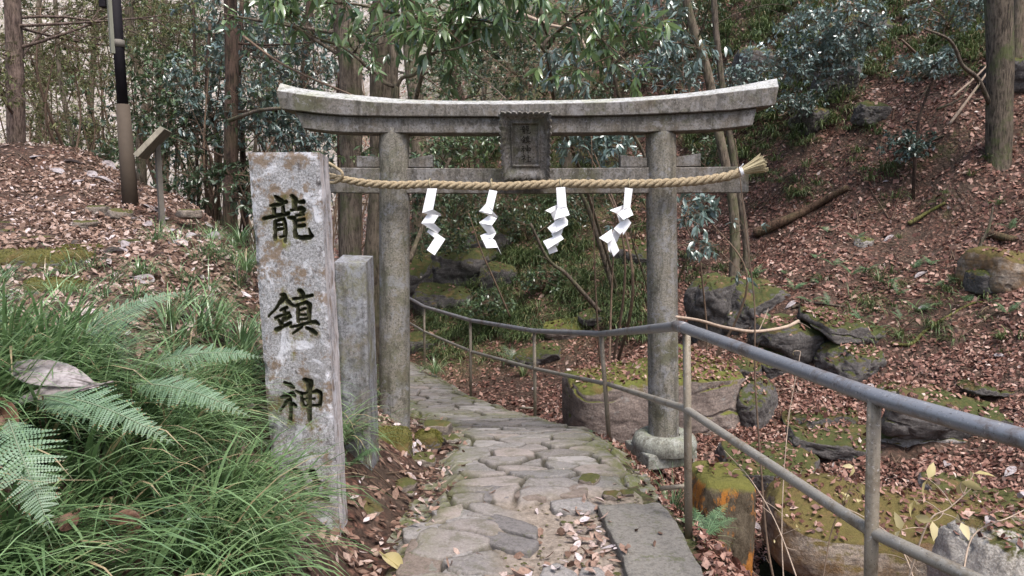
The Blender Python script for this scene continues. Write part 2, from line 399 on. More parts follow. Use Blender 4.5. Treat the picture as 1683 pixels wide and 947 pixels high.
# ground
def m_ground():
    s = NT('hillside_litter'); w = s.coord(); wd = s.n('VectorMath'); wd.operation = 'ADD'
    nn = s.n('TexNoise'); s.set(nn.inputs['Vector'], w); nn.inputs['Scale'].default_value = 9
    mm = s.n('VectorMath'); mm.operation = 'SCALE'; s.set(mm.inputs[0], nn.outputs['Color']); mm.inputs['Scale'].default_value = .12
    s.set(wd.inputs[0], w); s.set(wd.inputs[1], mm.outputs[0]); v = wd.outputs[0]
    vc = s.vor(v, 22, out='Color'); sx = s.n('SeparateColor'); s.set(sx.inputs[0], vc)
    lit = s.ramp(sx.outputs[0], [(.0, (.05, .025, .018)), (.3, (.13, .06, .042)), (.6, (.20, .10, .07)), (.85, (.30, .17, .125)), (1, (.40, .28, .22))])
    lit = s.mix(s.ramp(s.vor(v, 22), [(.25, 0), (.55, .75)]), lit, (.03, .018, .013))
    soil = s.mix(s.noise(w, 30, 5, .8), (.035, .025, .018), (.10, .07, .05))
    c = s.mix(s.ramp(s.noise(w, 1.7, 5, .7), [(.40, .8), (.56, 0)]), lit, soil)
    moss = s.mix(s.noise(w, 40, 4, .8), (.03, .04, .012), (.085, .10, .03))
    steep = s.ramp(s.nz(), [(.55, 1), (.80, 0)])
    mf = s.ramp(s.math('ADD', s.noise(w, 1.1, 6, .75), s.math('MULTIPLY', steep, .16)), [(.66, 0), (.76, .75)])
    c = s.mix(mf, c, moss)
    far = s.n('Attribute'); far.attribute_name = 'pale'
    c = s.mix(far.outputs['Fac'], c, s.ramp(s.noise(w, 3.2, 6, .8), [(.30, (.10, .11, .06)), (.42, (.24, .21, .15)), (.52, (.38, .335, .30)), (.66, (.58, .53, .51))]))  # paler litter colours carry the brighter light on the far hill
    pm = s.n('Attribute'); pm.attribute_name = 'mossy'
    c = s.mix(s.math('MULTIPLY', pm.outputs['Fac'], s.ramp(s.noise(w, 14, 5, .8), [(.38, 0), (.55, 1)])), c, s.mix(s.noise(w, 50, 4, .8), (.04, .055, .018), (.11, .13, .04)))
    h = s.math('ADD', s.vor(v, 22), s.math('MULTIPLY', s.noise(w, 12, 6, .8), 1.2))
    s.bump(h, .9, .03)
    return s.fin(c, .9)
M['ground'] = m_ground()
def m_path():
    s = NT('path_stones'); w = s.coord(); r = s.attr(); g = s.attr('gap')
    c = s.ramp(r, [(0, (.105, .095, .09)), (.2, (.20, .18, .165)), (.4, (.14, .135, .135)), (.6, (.27, .225, .20)), (.8, (.17, .16, .155)), (1, (.33, .31, .295))])
    c = s.mix(s.ramp(s.noise(w, 80, 3, .8), [(.4, 0), (.65, .6)]), c, (.34, .31, .29))
    c = s.mix(s.ramp(s.noise(w, 9, 5, .8), [(.48, 0), (.62, .6)]), c, (.10, .095, .06))
    gc = s.mix(s.noise(w, 30, 4, .8), (.022, .02, .014), (.075, .065, .045))
    c = s.mix(g, c, gc)
    c = s.mix(s.attr('dirt'), c, s.mix(s.ramp(s.noise(w, 28, 6, .85), [(.35, 0), (.65, 1)]), (.12, .095, .07), (.36, .30, .25)))
    pm = s.n('Attribute'); pm.attribute_name = 'mossy'
    c = s.mix(s.math('MULTIPLY', pm.outputs['Fac'], s.ramp(s.noise(w, 12, 5, .8), [(.38, 0), (.55, .9)])), c, s.mix(s.noise(w, 50, 4, .8), (.06, .07, .02), (.14, .15, .045)))
    s.bump(s.noise(w, 40, 6, .8), .7, .008)
    return s.fin(c, .85)
M['path'] = m_path()
def m_flag(name, c1, c2):
    s = NT(name); w = s.coord()
    c = s.mix(s.noise(w, 7, 6, .75), c1, c2)
    c = s.mix(s.ramp(s.noise(w, 110, 2, .8), [(.5, 0), (.72, .4)]), c, tuple(min(1, x * 1.4) for x in c2))
    c = s.mix(s.ramp(s.noise(w, 38, 4, .8), [(.42, .5), (.52, 0)]), c, tuple(x * .55 for x in c1))
    c = s.mix(s.ramp(s.noise(w, 10, 6, .8), [(.55, 0), (.66, .75)]), c, (.10, .105, .05))
    s.bump(s.math('ADD', s.noise(w, 25, 6, .8), s.math('MULTIPLY', s.noise(w, 110, 2), .3)), .8, .01)
    return s.fin(c, .88)
M['flag_grey'] = m_flag('grey_flagstone', (.20, .185, .175), (.32, .30, .285))
M['flag_brown'] = m_flag('brown_flagstone', (.15, .12, .10), (.24, .195, .165))
M['flag_dark'] = m_flag('dark_flagstone', (.13, .12, .115), (.20, .185, .18))
M['slab'] = m_flag('concrete_slab', (.15, .138, .12), (.26, .243, .215))
M['boulder'] = m_rock('mossy_boulder', c1=(.23, .185, .16), c2=(.10, .08, .07), moss=.44, mossc=((.06, .07, .018), (.19, .20, .045)), lichen=.45)
M['boulder_moss'] = m_rock('green_boulder', moss=.52, mossc=((.07, .05, .02), (.17, .145, .045)), brown=(.20, .12, .055), c1=(.30, .25, .20), c2=(.15, .12, .10))
M['cushion'] = m_rock('moss_cushion', moss=.8, mossc=((.055, .052, .015), (.155, .14, .04)))
M['rock_dark'] = m_rock('dark_wet_rock', c1=(.12, .11, .105), c2=(.045, .04, .038), moss=.40, mossc=((.03, .04, .012), (.09, .10, .03)), lichen=.25)
M['rock_grey'] = m_rock('grey_rock', c1=(.34, .31, .29), c2=(.17, .15, .14), moss=.36, lichen=.8)
M['boulder_pale'] = m_rock('pale_lichened_boulder', c1=(.42, .39, .35), c2=(.22, .20, .17), moss=.12, lichen=.9, strat_=0, sc=1.6)
M['rock_small'] = m_rock('path_side_rock', c1=(.26, .22, .185), c2=(.13, .10, .08), moss=.28, lichen=.35, sc=2)
def m_orange():
    s = NT('orange_stained_stone'); w = s.coord()
    c = s.mix(s.ramp(s.noise(s.coord((1, 1, .35)), 9, 6, .8), [(.38, 0), (.62, 1)]), (.05, .035, .02), (.16, .13, .09))
    c = s.mix(s.ramp(s.noise(s.coord((1, 1, .4)), 6, 6, .75), [(.505, 0), (.56, .95)]), c, (.42, .165, .03))
    c = s.mix(s.ramp(s.math('ADD', s.nz(), s.math('MULTIPLY', s.noise(w, 6, 5), .6)), [(.6, 0), (.9, 1)]), c, s.mix(s.noise(w, 30, 4, .8), (.09, .09, .02), (.2, .19, .05)))
    s.bump(s.noise(s.coord((1, 1, .5)), 16, 7, .8), 1, .03)
    return s.fin(c, .95)
M['orange'] = m_orange()
M['bark_brown'] = m_bark('brown_bark', (.17, .135, .105), (.07, .055, .042), ma=.55)
M['bark_cedar'] = m_bark('cedar_bark', (.20, .145, .12), (.08, .055, .045), ma=.15, sc=1.4)
M['bark_dark'] = m_bark('dark_bark', (.10, .065, .05), (.03, .02, .016), ma=.15)
M['bark_pale'] = m_bark('pale_bark', (.20, .16, .12), (.09, .07, .05), ma=.5)
M['bark_twig'] = m_plain('twig_bark', (.15, .105, .075), .9, .2, .45, 20)
M['twig_pale'] = m_plain('pale_dry_twig', (.40, .31, .24), .85, .2, .3, 20)
M['log'] = m_bark('rotten_log', (.14, .085, .055), (.05, .03, .02), ma=.3)
M['mosslog'] = m_bark('mossy_log', (.16, .15, .05), (.07, .06, .025), moss=(.17, .19, .04), ma=.9)
BL = [(0, (.035, .058, .028)), (.35, (.065, .105, .05)), (.7, (.10, .16, .065)), (.93, (.17, .24, .085)), (1, (.28, .24, .12))]
M['leaf_shrub'] = m_leaf('shrub_leaf', BL, .38, .6, .18)
M['leaf_blue'] = m_leaf('bluish_leaf', [(0, (.055, .09, .065)), (.5, (.12, .18, .15)), (1, (.27, .36, .33))], .3, 1.0, .12)
M['leaf_long'] = m_leaf('long_glossy_leaf', [(0, (.06, .105, .05)), (.5, (.13, .21, .095)), (.9, (.25, .36, .14)), (1, (.36, .44, .22))], .22, 1.0, .34)
M['bark_mossy'] = m_bark('mossy_bark', (.15, .12, .09), (.05, .04, .03), ma=.8)
M['leaf_conifer'] = m_leaf('conifer_needle', [(0, (.06, .075, .035)), (.6, (.13, .155, .06)), (1, (.22, .19, .10))], .7, .2, .15)
M['moss_fuzz'] = m_leaf('moss_tips', [(0, (.06, .06, .015)), (.5, (.14, .14, .035)), (1, (.24, .22, .06))], .8, .15, .2)
M['leaf_brown'] = m_leaf('withered_leaf', [(0, (.06, .035, .025)), (1, (.22, .15, .1))], .8, .2, .1)
M['litter'] = m_leaf('fallen_leaves', [(0, (.05, .025, .020)), (.2, (.12, .052, .038)), (.42, (.22, .10, .072)), (.64, (.35, .19, .14)), (.82, (.47, .30, .235)), (.94, (.58, .43, .36)), (1, (.70, .61, .56))], .6, .45, .1, noisy=.5)
M['litter_pale'] = m_leaf('pale_fallen_leaves', [(0, (.09, .055, .038)), (.25, (.20, .12, .085)), (.45, (.31, .20, .15)), (.68, (.43, .31, .255)), (.85, (.55, .44, .40)), (1, (.62, .56, .58))], .65, .35, .1, noisy=.6)
M['grass'] = m_leaf('sedge_blade', [(0, (.055, .10, .04)), (.35, (.13, .215, .09)), (.7, (.235, .36, .155)), (.94, (.40, .53, .29)), (.98, (.42, .34, .18)), (1, (.46, .36, .22))], .27, .8, .25)
M['grass_far'] = m_leaf('hillside_sedge', [(0, (.035, .055, .022)), (.5, (.10, .145, .055)), (.97, (.19, .23, .09)), (1, (.3, .24, .13))], .5, .4, .2)
M['fern'] = m_leaf('fern_green', [(0, (.11, .185, .10)), (.5, (.18, .28, .17)), (.93, (.27, .38, .26)), (1, (.25, .17, .08))], .45, .5, .3)
M['fern_far'] = m_leaf('hillside_fern', [(0, (.05, .10, .045)), (.5, (.10, .19, .085)), (1, (.20, .32, .16))], .45, .5, .3)
M['magnolia'] = m_leaf('dry_magnolia_leaf', [(0, (.24, .20, .19)), (.5, (.38, .335, .34)), (1, (.50, .46, .475))], .6, .35, .12, noisy=.75)
M['dead_brown'] = m_leaf('dead_brown_leaf', [(0, (.10, .045, .028)), (.5, (.20, .10, .065)), (1, (.32, .19, .14))], .6, .35, .12, noisy=.8)
M['yellow_leaf'] = m_leaf('yellow_leaf', [(0, (.45, .38, .16)), (1, (.60, .52, .30))], .55, .35, .3)
def m_pipe(name, col, col2, rough, metal, rust, ra):
    s = NT(name); w = s.coord()
    c = s.mix(s.noise(w, 12, 5, .7), col, col2)
    c = s.mix(s.ramp(s.noise(w, 6, 6, .8), [(.5, 0), (.62, ra)]), c, rust)
    c = s.mix(s.ramp(s.noise(w, 110, 2, .8), [(.62, 0), (.7, .7)]), c, (.05, .045, .04))
    c = s.mix(s.ramp(s.noise(w, 70, 3, .8), [(.60, 0), (.68, .6)]), c, (.48, .46, .44))
    s.b.inputs['Metallic'].default_value = metal
    s.bump(s.noise(w, 90, 4, .8), .35, .0025)
    return s.fin(c, rough, .5)
M['rail_top'] = m_pipe('steel_rail', (.19, .195, .21), (.32, .325, .34), .40, .35, (.13, .095, .075), .8)
M['rail_mid'] = m_pipe('lichened_rail', (.26, .235, .19), (.36, .335, .29), .55, .25, (.16, .12, .07), .8)
M['rail_post'] = m_pipe('weathered_post', (.20, .165, .12), (.30, .26, .20), .6, .2, (.12, .085, .05), .8)
M['paper'] = m_plain('white_paper', (.80, .80, .82), .8, .2, .05, 14, b=.35)
M['straw'] = m_plain('straw_rope', (.29, .215, .125), .85, .2, .5, 90, stretch=(1, 1, 1), b=.8, col2=(.50, .405, .27))
M['straw_pale'] = m_plain('cut_straw', (.40, .33, .19), .75, .3, .3, 120, col2=(.56, .49, .32))
M['wood_sign'] = m_plain('sign_wood', (.185, .165, .125), .7, .3, .3, 18, stretch=(1, 1, .1), col2=(.25, .225, .175))
M['post_grey'] = m_plain('sign_post_grey', (.15, .135, .115), .7, .3, .2, 14)
M['sleeve'] = m_plain('brown_sleeve', (.085, .066, .05), .75, .2, .12, 9)
M['black'] = m_plain('black_pole', (.012, .010, .013), .75, .2, .3, 9)
M['batten'] = m_plain('grey_batten', (.20, .20, .16), .8, .2, .3, 14, stretch=(1, 1, .1))
M['letter'] = m_plain('lettering_dark', (.022, .02, .016), .9, .1, .3, 50)
def m_water():
    s = NT('stream_water'); w = s.coord(); s.bump(s.noise(w, 9, 3), .15, .02); s.b.inputs['IOR'].default_value = 1.33
    return s.fin((.006, .006, .005), .06, .5)
M['water'] = m_water()
# ------------------------------------------------------------------ ground sheet
def warp(n, a, b, c, k):
    t = np.linspace(-1, 1, n)
    return t
gy = np.concatenate([np.arange(-4, 1.5, .25), np.arange(1.5, 9, .045), 9 + np.cumsum(np.linspace(.045, .5, 175))])
xr = np.cumsum(np.concatenate([np.full(90, .045), np.linspace(.045, .09, 70), np.linspace(.09, .9, 75)]))
gx = np.concatenate([-xr[::-1] - .02, [0], xr]) + .6
X, Y = np.meshgrid(gx, gy)
P = np.stack([X.ravel(), Y.ravel(), X.ravel() * 0], 1)
Z = H(P[:, 0], P[:, 1]); P[:, 2] = Z
mb = MB(); ny, nx = X.shape
i = np.arange(ny - 1)[:, None] * nx; j = np.arange(nx - 1)[None]
Q = np.stack([i + j, i + j + 1, i + nx + j + 1, i + nx + j], -1).reshape(-1, 4)
mb.add(P, Q)
px_, py_, zc_ = proj(P)
pale = sstep(19, 27, P[:, 1] - P[:, 0] * 1.0) * sstep(4, -3, P[:, 0]) * sstep(15, 22, P[:, 1])  # far hill mask: stronger light under open canopy painted as paler litter
dpath = pathw(P[:, 0], P[:, 1])
mossy = np.clip(sstep(.5, .02, np.abs(dpath)) * (P[:, 0] > -.2) * (P[:, 1] < 12), 0, 1) * .8
ravine = sstep(11.5, 13.5, P[:, 1]) * sstep(.20, .11, P[:, 0] / np.maximum(P[:, 1], 1)) * sstep(-.16, -.10, P[:, 0] / np.maximum(P[:, 1], 1))
mossy = np.maximum(mossy, ravine * .8)
g = mb.build('ground', M['ground'], attrs={'pale': pale, 'mossy': mossy}); tag(g, kind='structure')

# ------------------------------------------------------------------ cobbled path
rng = np.random.default_rng(7)
sd = []
yy = 1.2
while yy < 17:
    cw_ = .32; xx = -6.0
    while xx < 1.2:
        sd.append((xx + rng.uniform(-.12, .12), yy + rng.uniform(-.10, .10))); xx += cw_ * rng.uniform(.45, 1.5)
    yy += .20
sd = np.array(sd)
us = np.linspace(-.04, 1.04, 150); ys = np.concatenate([np.arange(2.2, 9.5, .013), np.arange(9.5, 16, .035)])
UU, YY = np.meshgrid(us, ys)
LL = np.interp(YY, PY, PL); RR = np.interp(YY, PY, PR); XX = LL + (RR - LL) * UU
x = XX.ravel(); y = YY.ravel(); n = len(x)
jx = x + .05 * noise(np.stack([x * 5, y * 5, x * 0], 1), 31) + .012 * noise(np.stack([x * 25, y * 25, x * 0], 1), 33); jy = y + .04 * noise(np.stack([x * 5, y * 5, x * 0 + 9], 1), 32)
f1 = np.full(n, 9.); f2 = np.full(n, 9.); id1 = np.zeros(n, int)
order = np.argsort(y, kind='stable')
for s in range(0, n, 3000):
    k = slice(s, min(s + 3000, n)); m = np.where(np.abs(sd[:, 1] - y[k].mean()) < .9)[0]
    d = np.hypot((jx[k, None] - sd[None, m, 0]) , (jy[k, None] - sd[None, m, 1]) * 1.5)
    o = np.argsort(d, 1)[:, :2]; a = np.arange(d.shape[0])
    f1[k] = d[a, o[:, 0]]; f2[k] = d[a, o[:, 1]]; id1[k] = m[o[:, 0]]
edge = f2 - f1
rr_ = rng.uniform(0, 1, len(sd)); tx = rng.uniform(-.05, .05, len(sd)); ty = rng.uniform(-.06, .06, len(sd)); hh = rng.uniform(-.008, .014, len(sd))
near_dirt = sstep(4.15, 3.8, y + .3 * noise(np.stack([x * 1.5, y * 1.5, x * 0], 1), 8)) * sstep(-.18, .06, x + .1 * noise(np.stack([x * 4, y * 4, x * 0], 1), 9))      # packed earth near the camera
lip = sstep(.006, .040, edge)
hgt = lip * .036 * (1 - near_dirt) + (hh[id1] + (x - sd[id1, 0]) * tx[id1] + (y - sd[id1, 1]) * ty[id1]) * lip * (1 - near_dirt)
P3 = np.stack([x, y, x * 0], 1)
hgt += .006 * fbm(P3 * 9, 4, 40) + near_dirt * .012 * fbm(P3 * 22, 4, 44)
dp = pathw(x, y); hgt -= .07 * sstep(-.16, .0, dp + .08 * noise(P3 * 6, 50))
z = pathz(y) + hgt
mb = MB(); ny, nx = XX.shape
i = np.arange(ny - 1)[:, None] * nx; j = np.arange(nx - 1)[None]
mb.add(np.stack([x, y, z], 1), np.stack([i + j, i + j + 1, i + nx + j + 1, i + nx + j], -1).reshape(-1, 4), rnd=rr_[id1] * .7 + .3 * rng.uniform(0, 1))
mb.A[0] = rr_[id1]
gap = 1 - sstep(.012, .045, edge)
mossy = np.clip(sstep(-.34, -.05, dp) * .8 + sstep(.1, .5, fbm(P3 * 1.3, 3, 60)) * .55, 0, 1) * (1 - near_dirt * .7)
pa = mb.build('path', M['path'], attrs={'gap': gap, 'mossy': mossy, 'dirt': near_dirt * .95}); tag(pa, kind='structure')
def PZH(x, y): return float(pathz(y)) + .02
def GP(px, py, dz=0.0):   # pixel ray onto the path surface
    d = ray(px, py); d = d / d[1]; ysr = np.arange(1.5, 16, .01); zz = CAMZ + d[2] * ysr
    k = np.where(zz < pathz(ysr) + .015 + dz)[0][0]; return np.array([d[0] * ysr[k], ysr[k], pathz(ysr[k]) + .015 + dz])

# flagstones of the foreground, outlines seen from above
def flagstone(pts, label, mat, h=.045, scl=3.085, o=(640, 640), seed=0, name='flagstone', tilt=0, cat='paving stone', bev=.014):
    pg = np.array([GP(o[0] + a / scl, o[1] + b / scl, h * .7)[:2] for a, b in pts])
    c = pg.mean(0); pg = c + (pg - c) * (1.09 if name == 'flagstone' else 1)
    # resample, round and roughen the outline
    Pp = catmull(np.vstack([pg, pg[:1]]), 8)[:-1]
    seg = np.vstack([pg, pg[:1]]); lin = np.concatenate([seg[k] + (seg[k + 1] - seg[k]) * np.arange(8)[:, None] / 8 for k in range(len(pg))])
    Pp = Pp * .35 + lin * .65
    N = len(Pp)
    Pp = Pp + (Pp - c) * (.05 * noise(np.stack([Pp[:, 0] * 14, Pp[:, 1] * 14, Pp[:, 0] * 0 + seed], 1), 3))[:, None]
    rings = [(1.0, -.06), (1.0, h - bev), (1 - bev * 1.2, h - bev * .35), (1 - bev * 3.5, h), (.75, h + .002), (.5, h + .003), (.25, h + .002)]
    V = []
    for (s_, zz) in rings:
        q = c + (Pp - c) * s_
        zb = np.array([pathz(c[1])] * N) + zz + (q[:, 0] - c[0]) * tilt + (q[:, 1] - c[1]) * (np.interp(c[1] + .2, PY, PZ) - np.interp(c[1] - .2, PY, PZ)) / .4
        zb = zb + (.006 * fbm(np.stack([q[:, 0] * 9, q[:, 1] * 9, q[:, 0] * 0 + seed], 1), 3, 9) if zz > 0 else 0)
        V.append(np.column_stack([q, zb]))
    V.append(np.array([[c[0], c[1], V[-1][:, 2].mean()]]))
    Vv = np.vstack(V); Q = []; T = []
    for r in range(len(rings) - 1):
        for k in range(N): Q.append((r * N + k, r * N + (k + 1) % N, (r + 1) * N + (k + 1) % N, (r + 1) * N + k))
    b = (len(rings) - 1) * N
    for k in range(N): T.append((b + k, b + (k + 1) % N, len(Vv) - 1))
    m_ = MB(); m_.add(Vv, Q, T, (seed * .37) % 1)
    o_ = m_.build(name, mat); tag(o_, label, cat, 'loose flagstones in the foreground of the path' if name == 'flagstone' else None)
    return o_
FG = [
 ([(230,610),(350,598),(440,630),(500,665),(440,685),(350,680),(250,650)], 'pale grey flagstone with mossy edge at the left side of the path', 'flag_grey'),
 ([(75,700),(150,668),(270,680),(290,740),(180,758),(80,740)], 'rounded grey flagstone beside the leaf litter, nearest the stone post', 'flag_grey'),
 ([(110,755),(190,755),(262,845),(215,960),(40,925),(60,880)], 'brown flagstone at the bottom left corner of the path', 'flag_brown'),
 ([(330,705),(410,730),(500,770),(440,800),(340,850),(270,800)], 'grey pointed flagstone with a moss patch at its lower tip', 'flag_grey'),
 ([(395,695),(560,715),(740,760),(700,812),(600,800),(500,768)], 'long dark flagstone in the middle of the foreground', 'flag_dark'),
 ([(520,625),(600,640),(740,690),(730,740),(650,720),(505,680)], 'dark flagstone just beyond the long dark one', 'flag_dark'),
 ([(330,870),(400,855),(470,890),(450,990),(270,1000),(275,930)], 'mottled grey flagstone cut by the bottom edge of the photo', 'flag_grey'),
 ([(780,900),(850,883),(940,930),(960,1000),(760,1000)], 'grey flagstone half buried in litter at the bottom centre', 'flag_grey'),
 ([(830,505),(900,465),(1000,480),(990,525),(870,530)], 'purplish brown flagstone standing proud at the right of the path', 'flag_brown'),
 ([(630,530),(700,490),(795,510),(790,545),(700,555)], 'small yellow brown flagstone in the centre of the path', 'flag_brown'),
 ([(820,560),(980,545),(1050,590),(1030,604),(850,600)], 'flat grey brown flagstone lying before the concrete slab', 'flag_grey'),
 ([(430,500),(520,480),(620,500),(600,545),(480,550)], 'dark flagstone sunk in moss left of the centre of the path', 'flag_dark'),
 ([(980,910),(1060,900),(1120,960),(1060,1000),(960,960)], 'pale flagstone chip by the lower end of the concrete slab', 'flag_grey'),
 ([(320,335),(400,330),(500,380),(490,398),(380,385),(320,355)], 'long pale flagstone on the far left of the path', 'flag_grey'),
 ([(610,145),(680,150),(770,185),(700,190),(600,165)], 'pale flat flagstone on the right edge of the bend', 'flag_grey'),
]
for k, (pts, lb, mt) in enumerate(FG): flagstone(pts, lb, M[mt], seed=k + 1, h=.03 if k < 13 else .022)
flagstone([(1060,590),(1200,580),(1370,578),(1440,650),(1480,720),(1560,870),(1640,1080),(1270,1080),(1190,880),(1110,700)], 'smooth dark concrete slab along the right edge of the path', M['slab'], h=.05, seed=20, name='concrete_slab', cat='slab', bev=.008)
# ------------------------------------------------------------------ stroke tools
def dist_strokes(px, py, strokes):
    """signed depth field: >0 inside a stroke, in units of pixels from its border"""
    best = np.full(px.shape, -1e9)
    for st in strokes:
        for a, b in zip(st[:-1], st[1:]):
            ax, ay, ar = a; bx, by, br = b
            dx, dy = bx - ax, by - ay; L2 = dx * dx + dy * dy + 1e-9
            t = np.clip(((px - ax) * dx + (py - ay) * dy) / L2, 0, 1)
            d = np.hypot(px - ax - t * dx, py - ay - t * dy)
            best = np.maximum(best, ar + (br - ar) * t - d)
    return best
def S(s, o, strokes, k=1.0): return [[(o[0] + x / s, o[1] + y / s, r * k / s) for x, y, r in st] for st in strokes]
RYU = S(9.47, (420, 310), [
 [(300,125,18),(345,160,36),(400,195,36)], [(240,272,16),(380,235,26),(470,218,26)], [(285,315,28),(290,395,26)], [(420,285,22),(425,355,22)],
 [(125,470,22),(300,432,27),(500,385,28)], [(310,510,22),(305,640,24),(305,790,22)], [(320,505,18),(430,470,26),(452,560,28),(460,700,28),(455,820,22)],
 [(340,570,15),(400,565,16)], [(340,640,15),(415,622,16)], [(385,755,16),(440,745,16)],
 [(560,120,24),(610,175,42),(605,300,34)], [(670,205,18),(740,207,34)], [(550,335,16),(640,325,20),(700,305,36),(740,335,32),(708,385,22)],
 [(515,445,20),(600,465,34),(618,560,22),(610,660,22),(630,745,28),(720,770,32),(840,765,38),(880,740,24),(838,640,10)],
 [(640,420,15),(735,412,18)], [(640,505,14),(700,498,20),(750,488,20)], [(630,592,14),(710,582,22),(760,574,22)]])
CHIN = S(9.47, (430, 465), [
 [(310,185,16),(345,205,42),(365,250,34)], [(330,250,34),(260,345,16),(190,435,12),(112,525,7)], [(390,290,28),(470,340,25),(525,360,20)],
 [(285,435,12),(390,390,26)], [(355,410,24),(348,540,22),(300,680,18)], [(210,550,18),(300,512,16),(420,475,18)], [(265,590,18),(285,660,20)],
 [(430,525,32),(375,588,12)], [(235,730,30),(335,680,26),(450,630,22)],
 [(490,260,18),(600,240,16),(700,212,24),(785,190,22)], [(590,125,36),(630,175,32),(625,250,24)], [(550,350,22),(563,470,22),(568,600,20)],
 [(575,345,16),(690,308,26),(745,340,34),(742,450,28),(742,615,20)], [(585,430,12),(680,400,16)], [(590,500,13),(690,492,14)], [(595,577,13),(700,565,14)],
 [(455,687,16),(580,660,20),(690,640,18),(830,612,32),(885,640,16)], [(620,680,20),(490,785,10)], [(700,700,14),(780,750,32),(830,785,30)]])
JIN = S(8.61, (430, 610), [
 [(328,165,14),(400,195,28),(450,235,22)], [(270,378,12),(370,345,30),(430,322,36),(465,350,22)], [(400,400,26),(340,450,16),(255,570,8)],
 [(402,420,24),(407,550,26),(410,700,22)], [(440,470,20),(480,500,22)], [(560,310,20),(570,420,18),(590,500,16)], [(500,290,14),(565,315,18),(640,315,14)],
 [(720,300,14),(780,285,28),(830,315,28),(838,370,18),(825,480,20)], [(590,405,12),(750,390,12)], [(590,500,12),(730,485,14),(820,492,20)],
 [(615,130,28),(680,160,42),(670,300,34),(670,500,32),(682,700,24)]])
SHA = S(7.015, (450, 745), [
 [(205,190,14),(270,215,26),(318,245,18)], [(160,330,12),(280,310,20),(345,322,18),(230,430,8)], [(325,330,20),(330,560,18)], [(345,430,14),(380,460,16)],
 [(385,195,16),(440,225,36),(475,300,32),(480,450,28),(490,530,22)], [(395,372,12),(520,350,26),(570,368,18)], [(370,545,14),(500,520,20),(625,535,18)]])
GASH = S(8.61, (430, 610), [[(180,370,10),(205,470,24),(200,600,34)], [(200,600,30),(120,520,8)], [(680,700,20),(690,860,34)], [(760,720,60),(770,740,40)]])
GASH += S(9.47, (430, 465), [[(350,100,34),(352,110,30)], [(480,820,50),(620,790,60)], [(850,370,40),(860,400,40)], [(800,880,50),(780,900,40)], [(490,930,26),(500,1200,22)], [(300,560,110),(300,640,80)]])
GASH += S(9.47, (420, 310), [[(440,150,40),(460,300,30)], [(790,430,70),(790,460,60)], [(180,510,60),(290,560,40)], [(480,860,30),(500,930,20)], [(360,700,70),(360,760,60)]])

# ------------------------------------------------------------------ inscribed stone pillar
post = empty('inscribed_stone_pillar', U(490, 900, 3.4), 'tall square granite pillar with large carved characters, standing at the left edge of the path', 'stone pillar')
TL, TR, BL_, BR_ = U(407, 250, 3.44), U(524, 250, 3.44), U(461, 960, 3.30), U(562, 960, 3.30)
nu, nv = 150, 640
u = np.linspace(0, 1, nu); v = np.linspace(0, 1, nv); UU, VV = np.meshgrid(u, v); UU = UU.ravel(); VV = VV.ravel()
base = (TL * (1 - UU)[:, None] + TR * UU[:, None]) * (1 - VV)[:, None] + (BL_ * (1 - UU)[:, None] + BR_ * UU[:, None]) * VV[:, None]
fx, fy, _ = proj(base)
allst = RYU + CHIN + JIN + SHA
jj = np.stack([fx * .12, fy * .12, fx * 0], 1)
dd = dist_strokes(fx + 1.1 * noise(jj, 2), fy + 1.1 * noise(jj + 40, 2), allst)
# the gash at the top of the first character and a thin crack
dg = dist_strokes(fx, fy, GASH)
nrmf = nrm(np.cross(BL_ - TL, TR - TL)); nrmf = nrmf if nrmf[1] < 0 else -nrmf
dd = dd + .9
depth = .038 * sstep(-.6, 3.2, dd)
edgew = np.minimum(np.minimum(UU, 1 - UU) * .33, VV * 1.8)
chip = .006 * sstep(.02, 0, edgew + .006 * fbm(base * 40, 3, 3)) + .012 * sstep(.16, .5, fbm(base * 14, 2, 77)) * sstep(.03, 0, edgew)
off = -depth + .0018 * fbm(base * 70, 3, 5) + .004 * fbm(base * 8, 3, 6) - chip
Vp = base + nrmf[None] * off[:, None]
stain = np.clip(sstep(-9, 1, dist_strokes(fx + 4 * noise(jj * .8, 71), fy - 3 + 5 * noise(jj * .8, 72), allst)) * .8 + sstep(-6, 2, dg) * .95 + .5 * sstep(640, 900, fy) * (UU > .2), 0, 1)
i = np.arange(nv - 1)[:, None] * nu; j = np.arange(nu - 1)[None]
Q = np.stack([i + j, i + nu + j, i + nu + j + 1, i + j + 1], -1).reshape(-1, 4)
ins = dd[Q].max(1) > .35
def sub(V, Q, *att):
    ids = np.unique(Q); mp = np.full(len(V), -1); mp[ids] = np.arange(len(ids)); return V[ids], mp[Q], [a[ids] for a in att]
v_, q_, (st_,) = sub(Vp, Q[~ins], stain)
mb = MB(); mb.add(v_, q_)
face = mb.build('carved_face', M['post'], post, attrs={'stain': st_})
v_, q_, _ = sub(Vp, Q[ins]); mb = MB(); mb.add(v_, q_); mb.build('inscription', M['recess'], post)
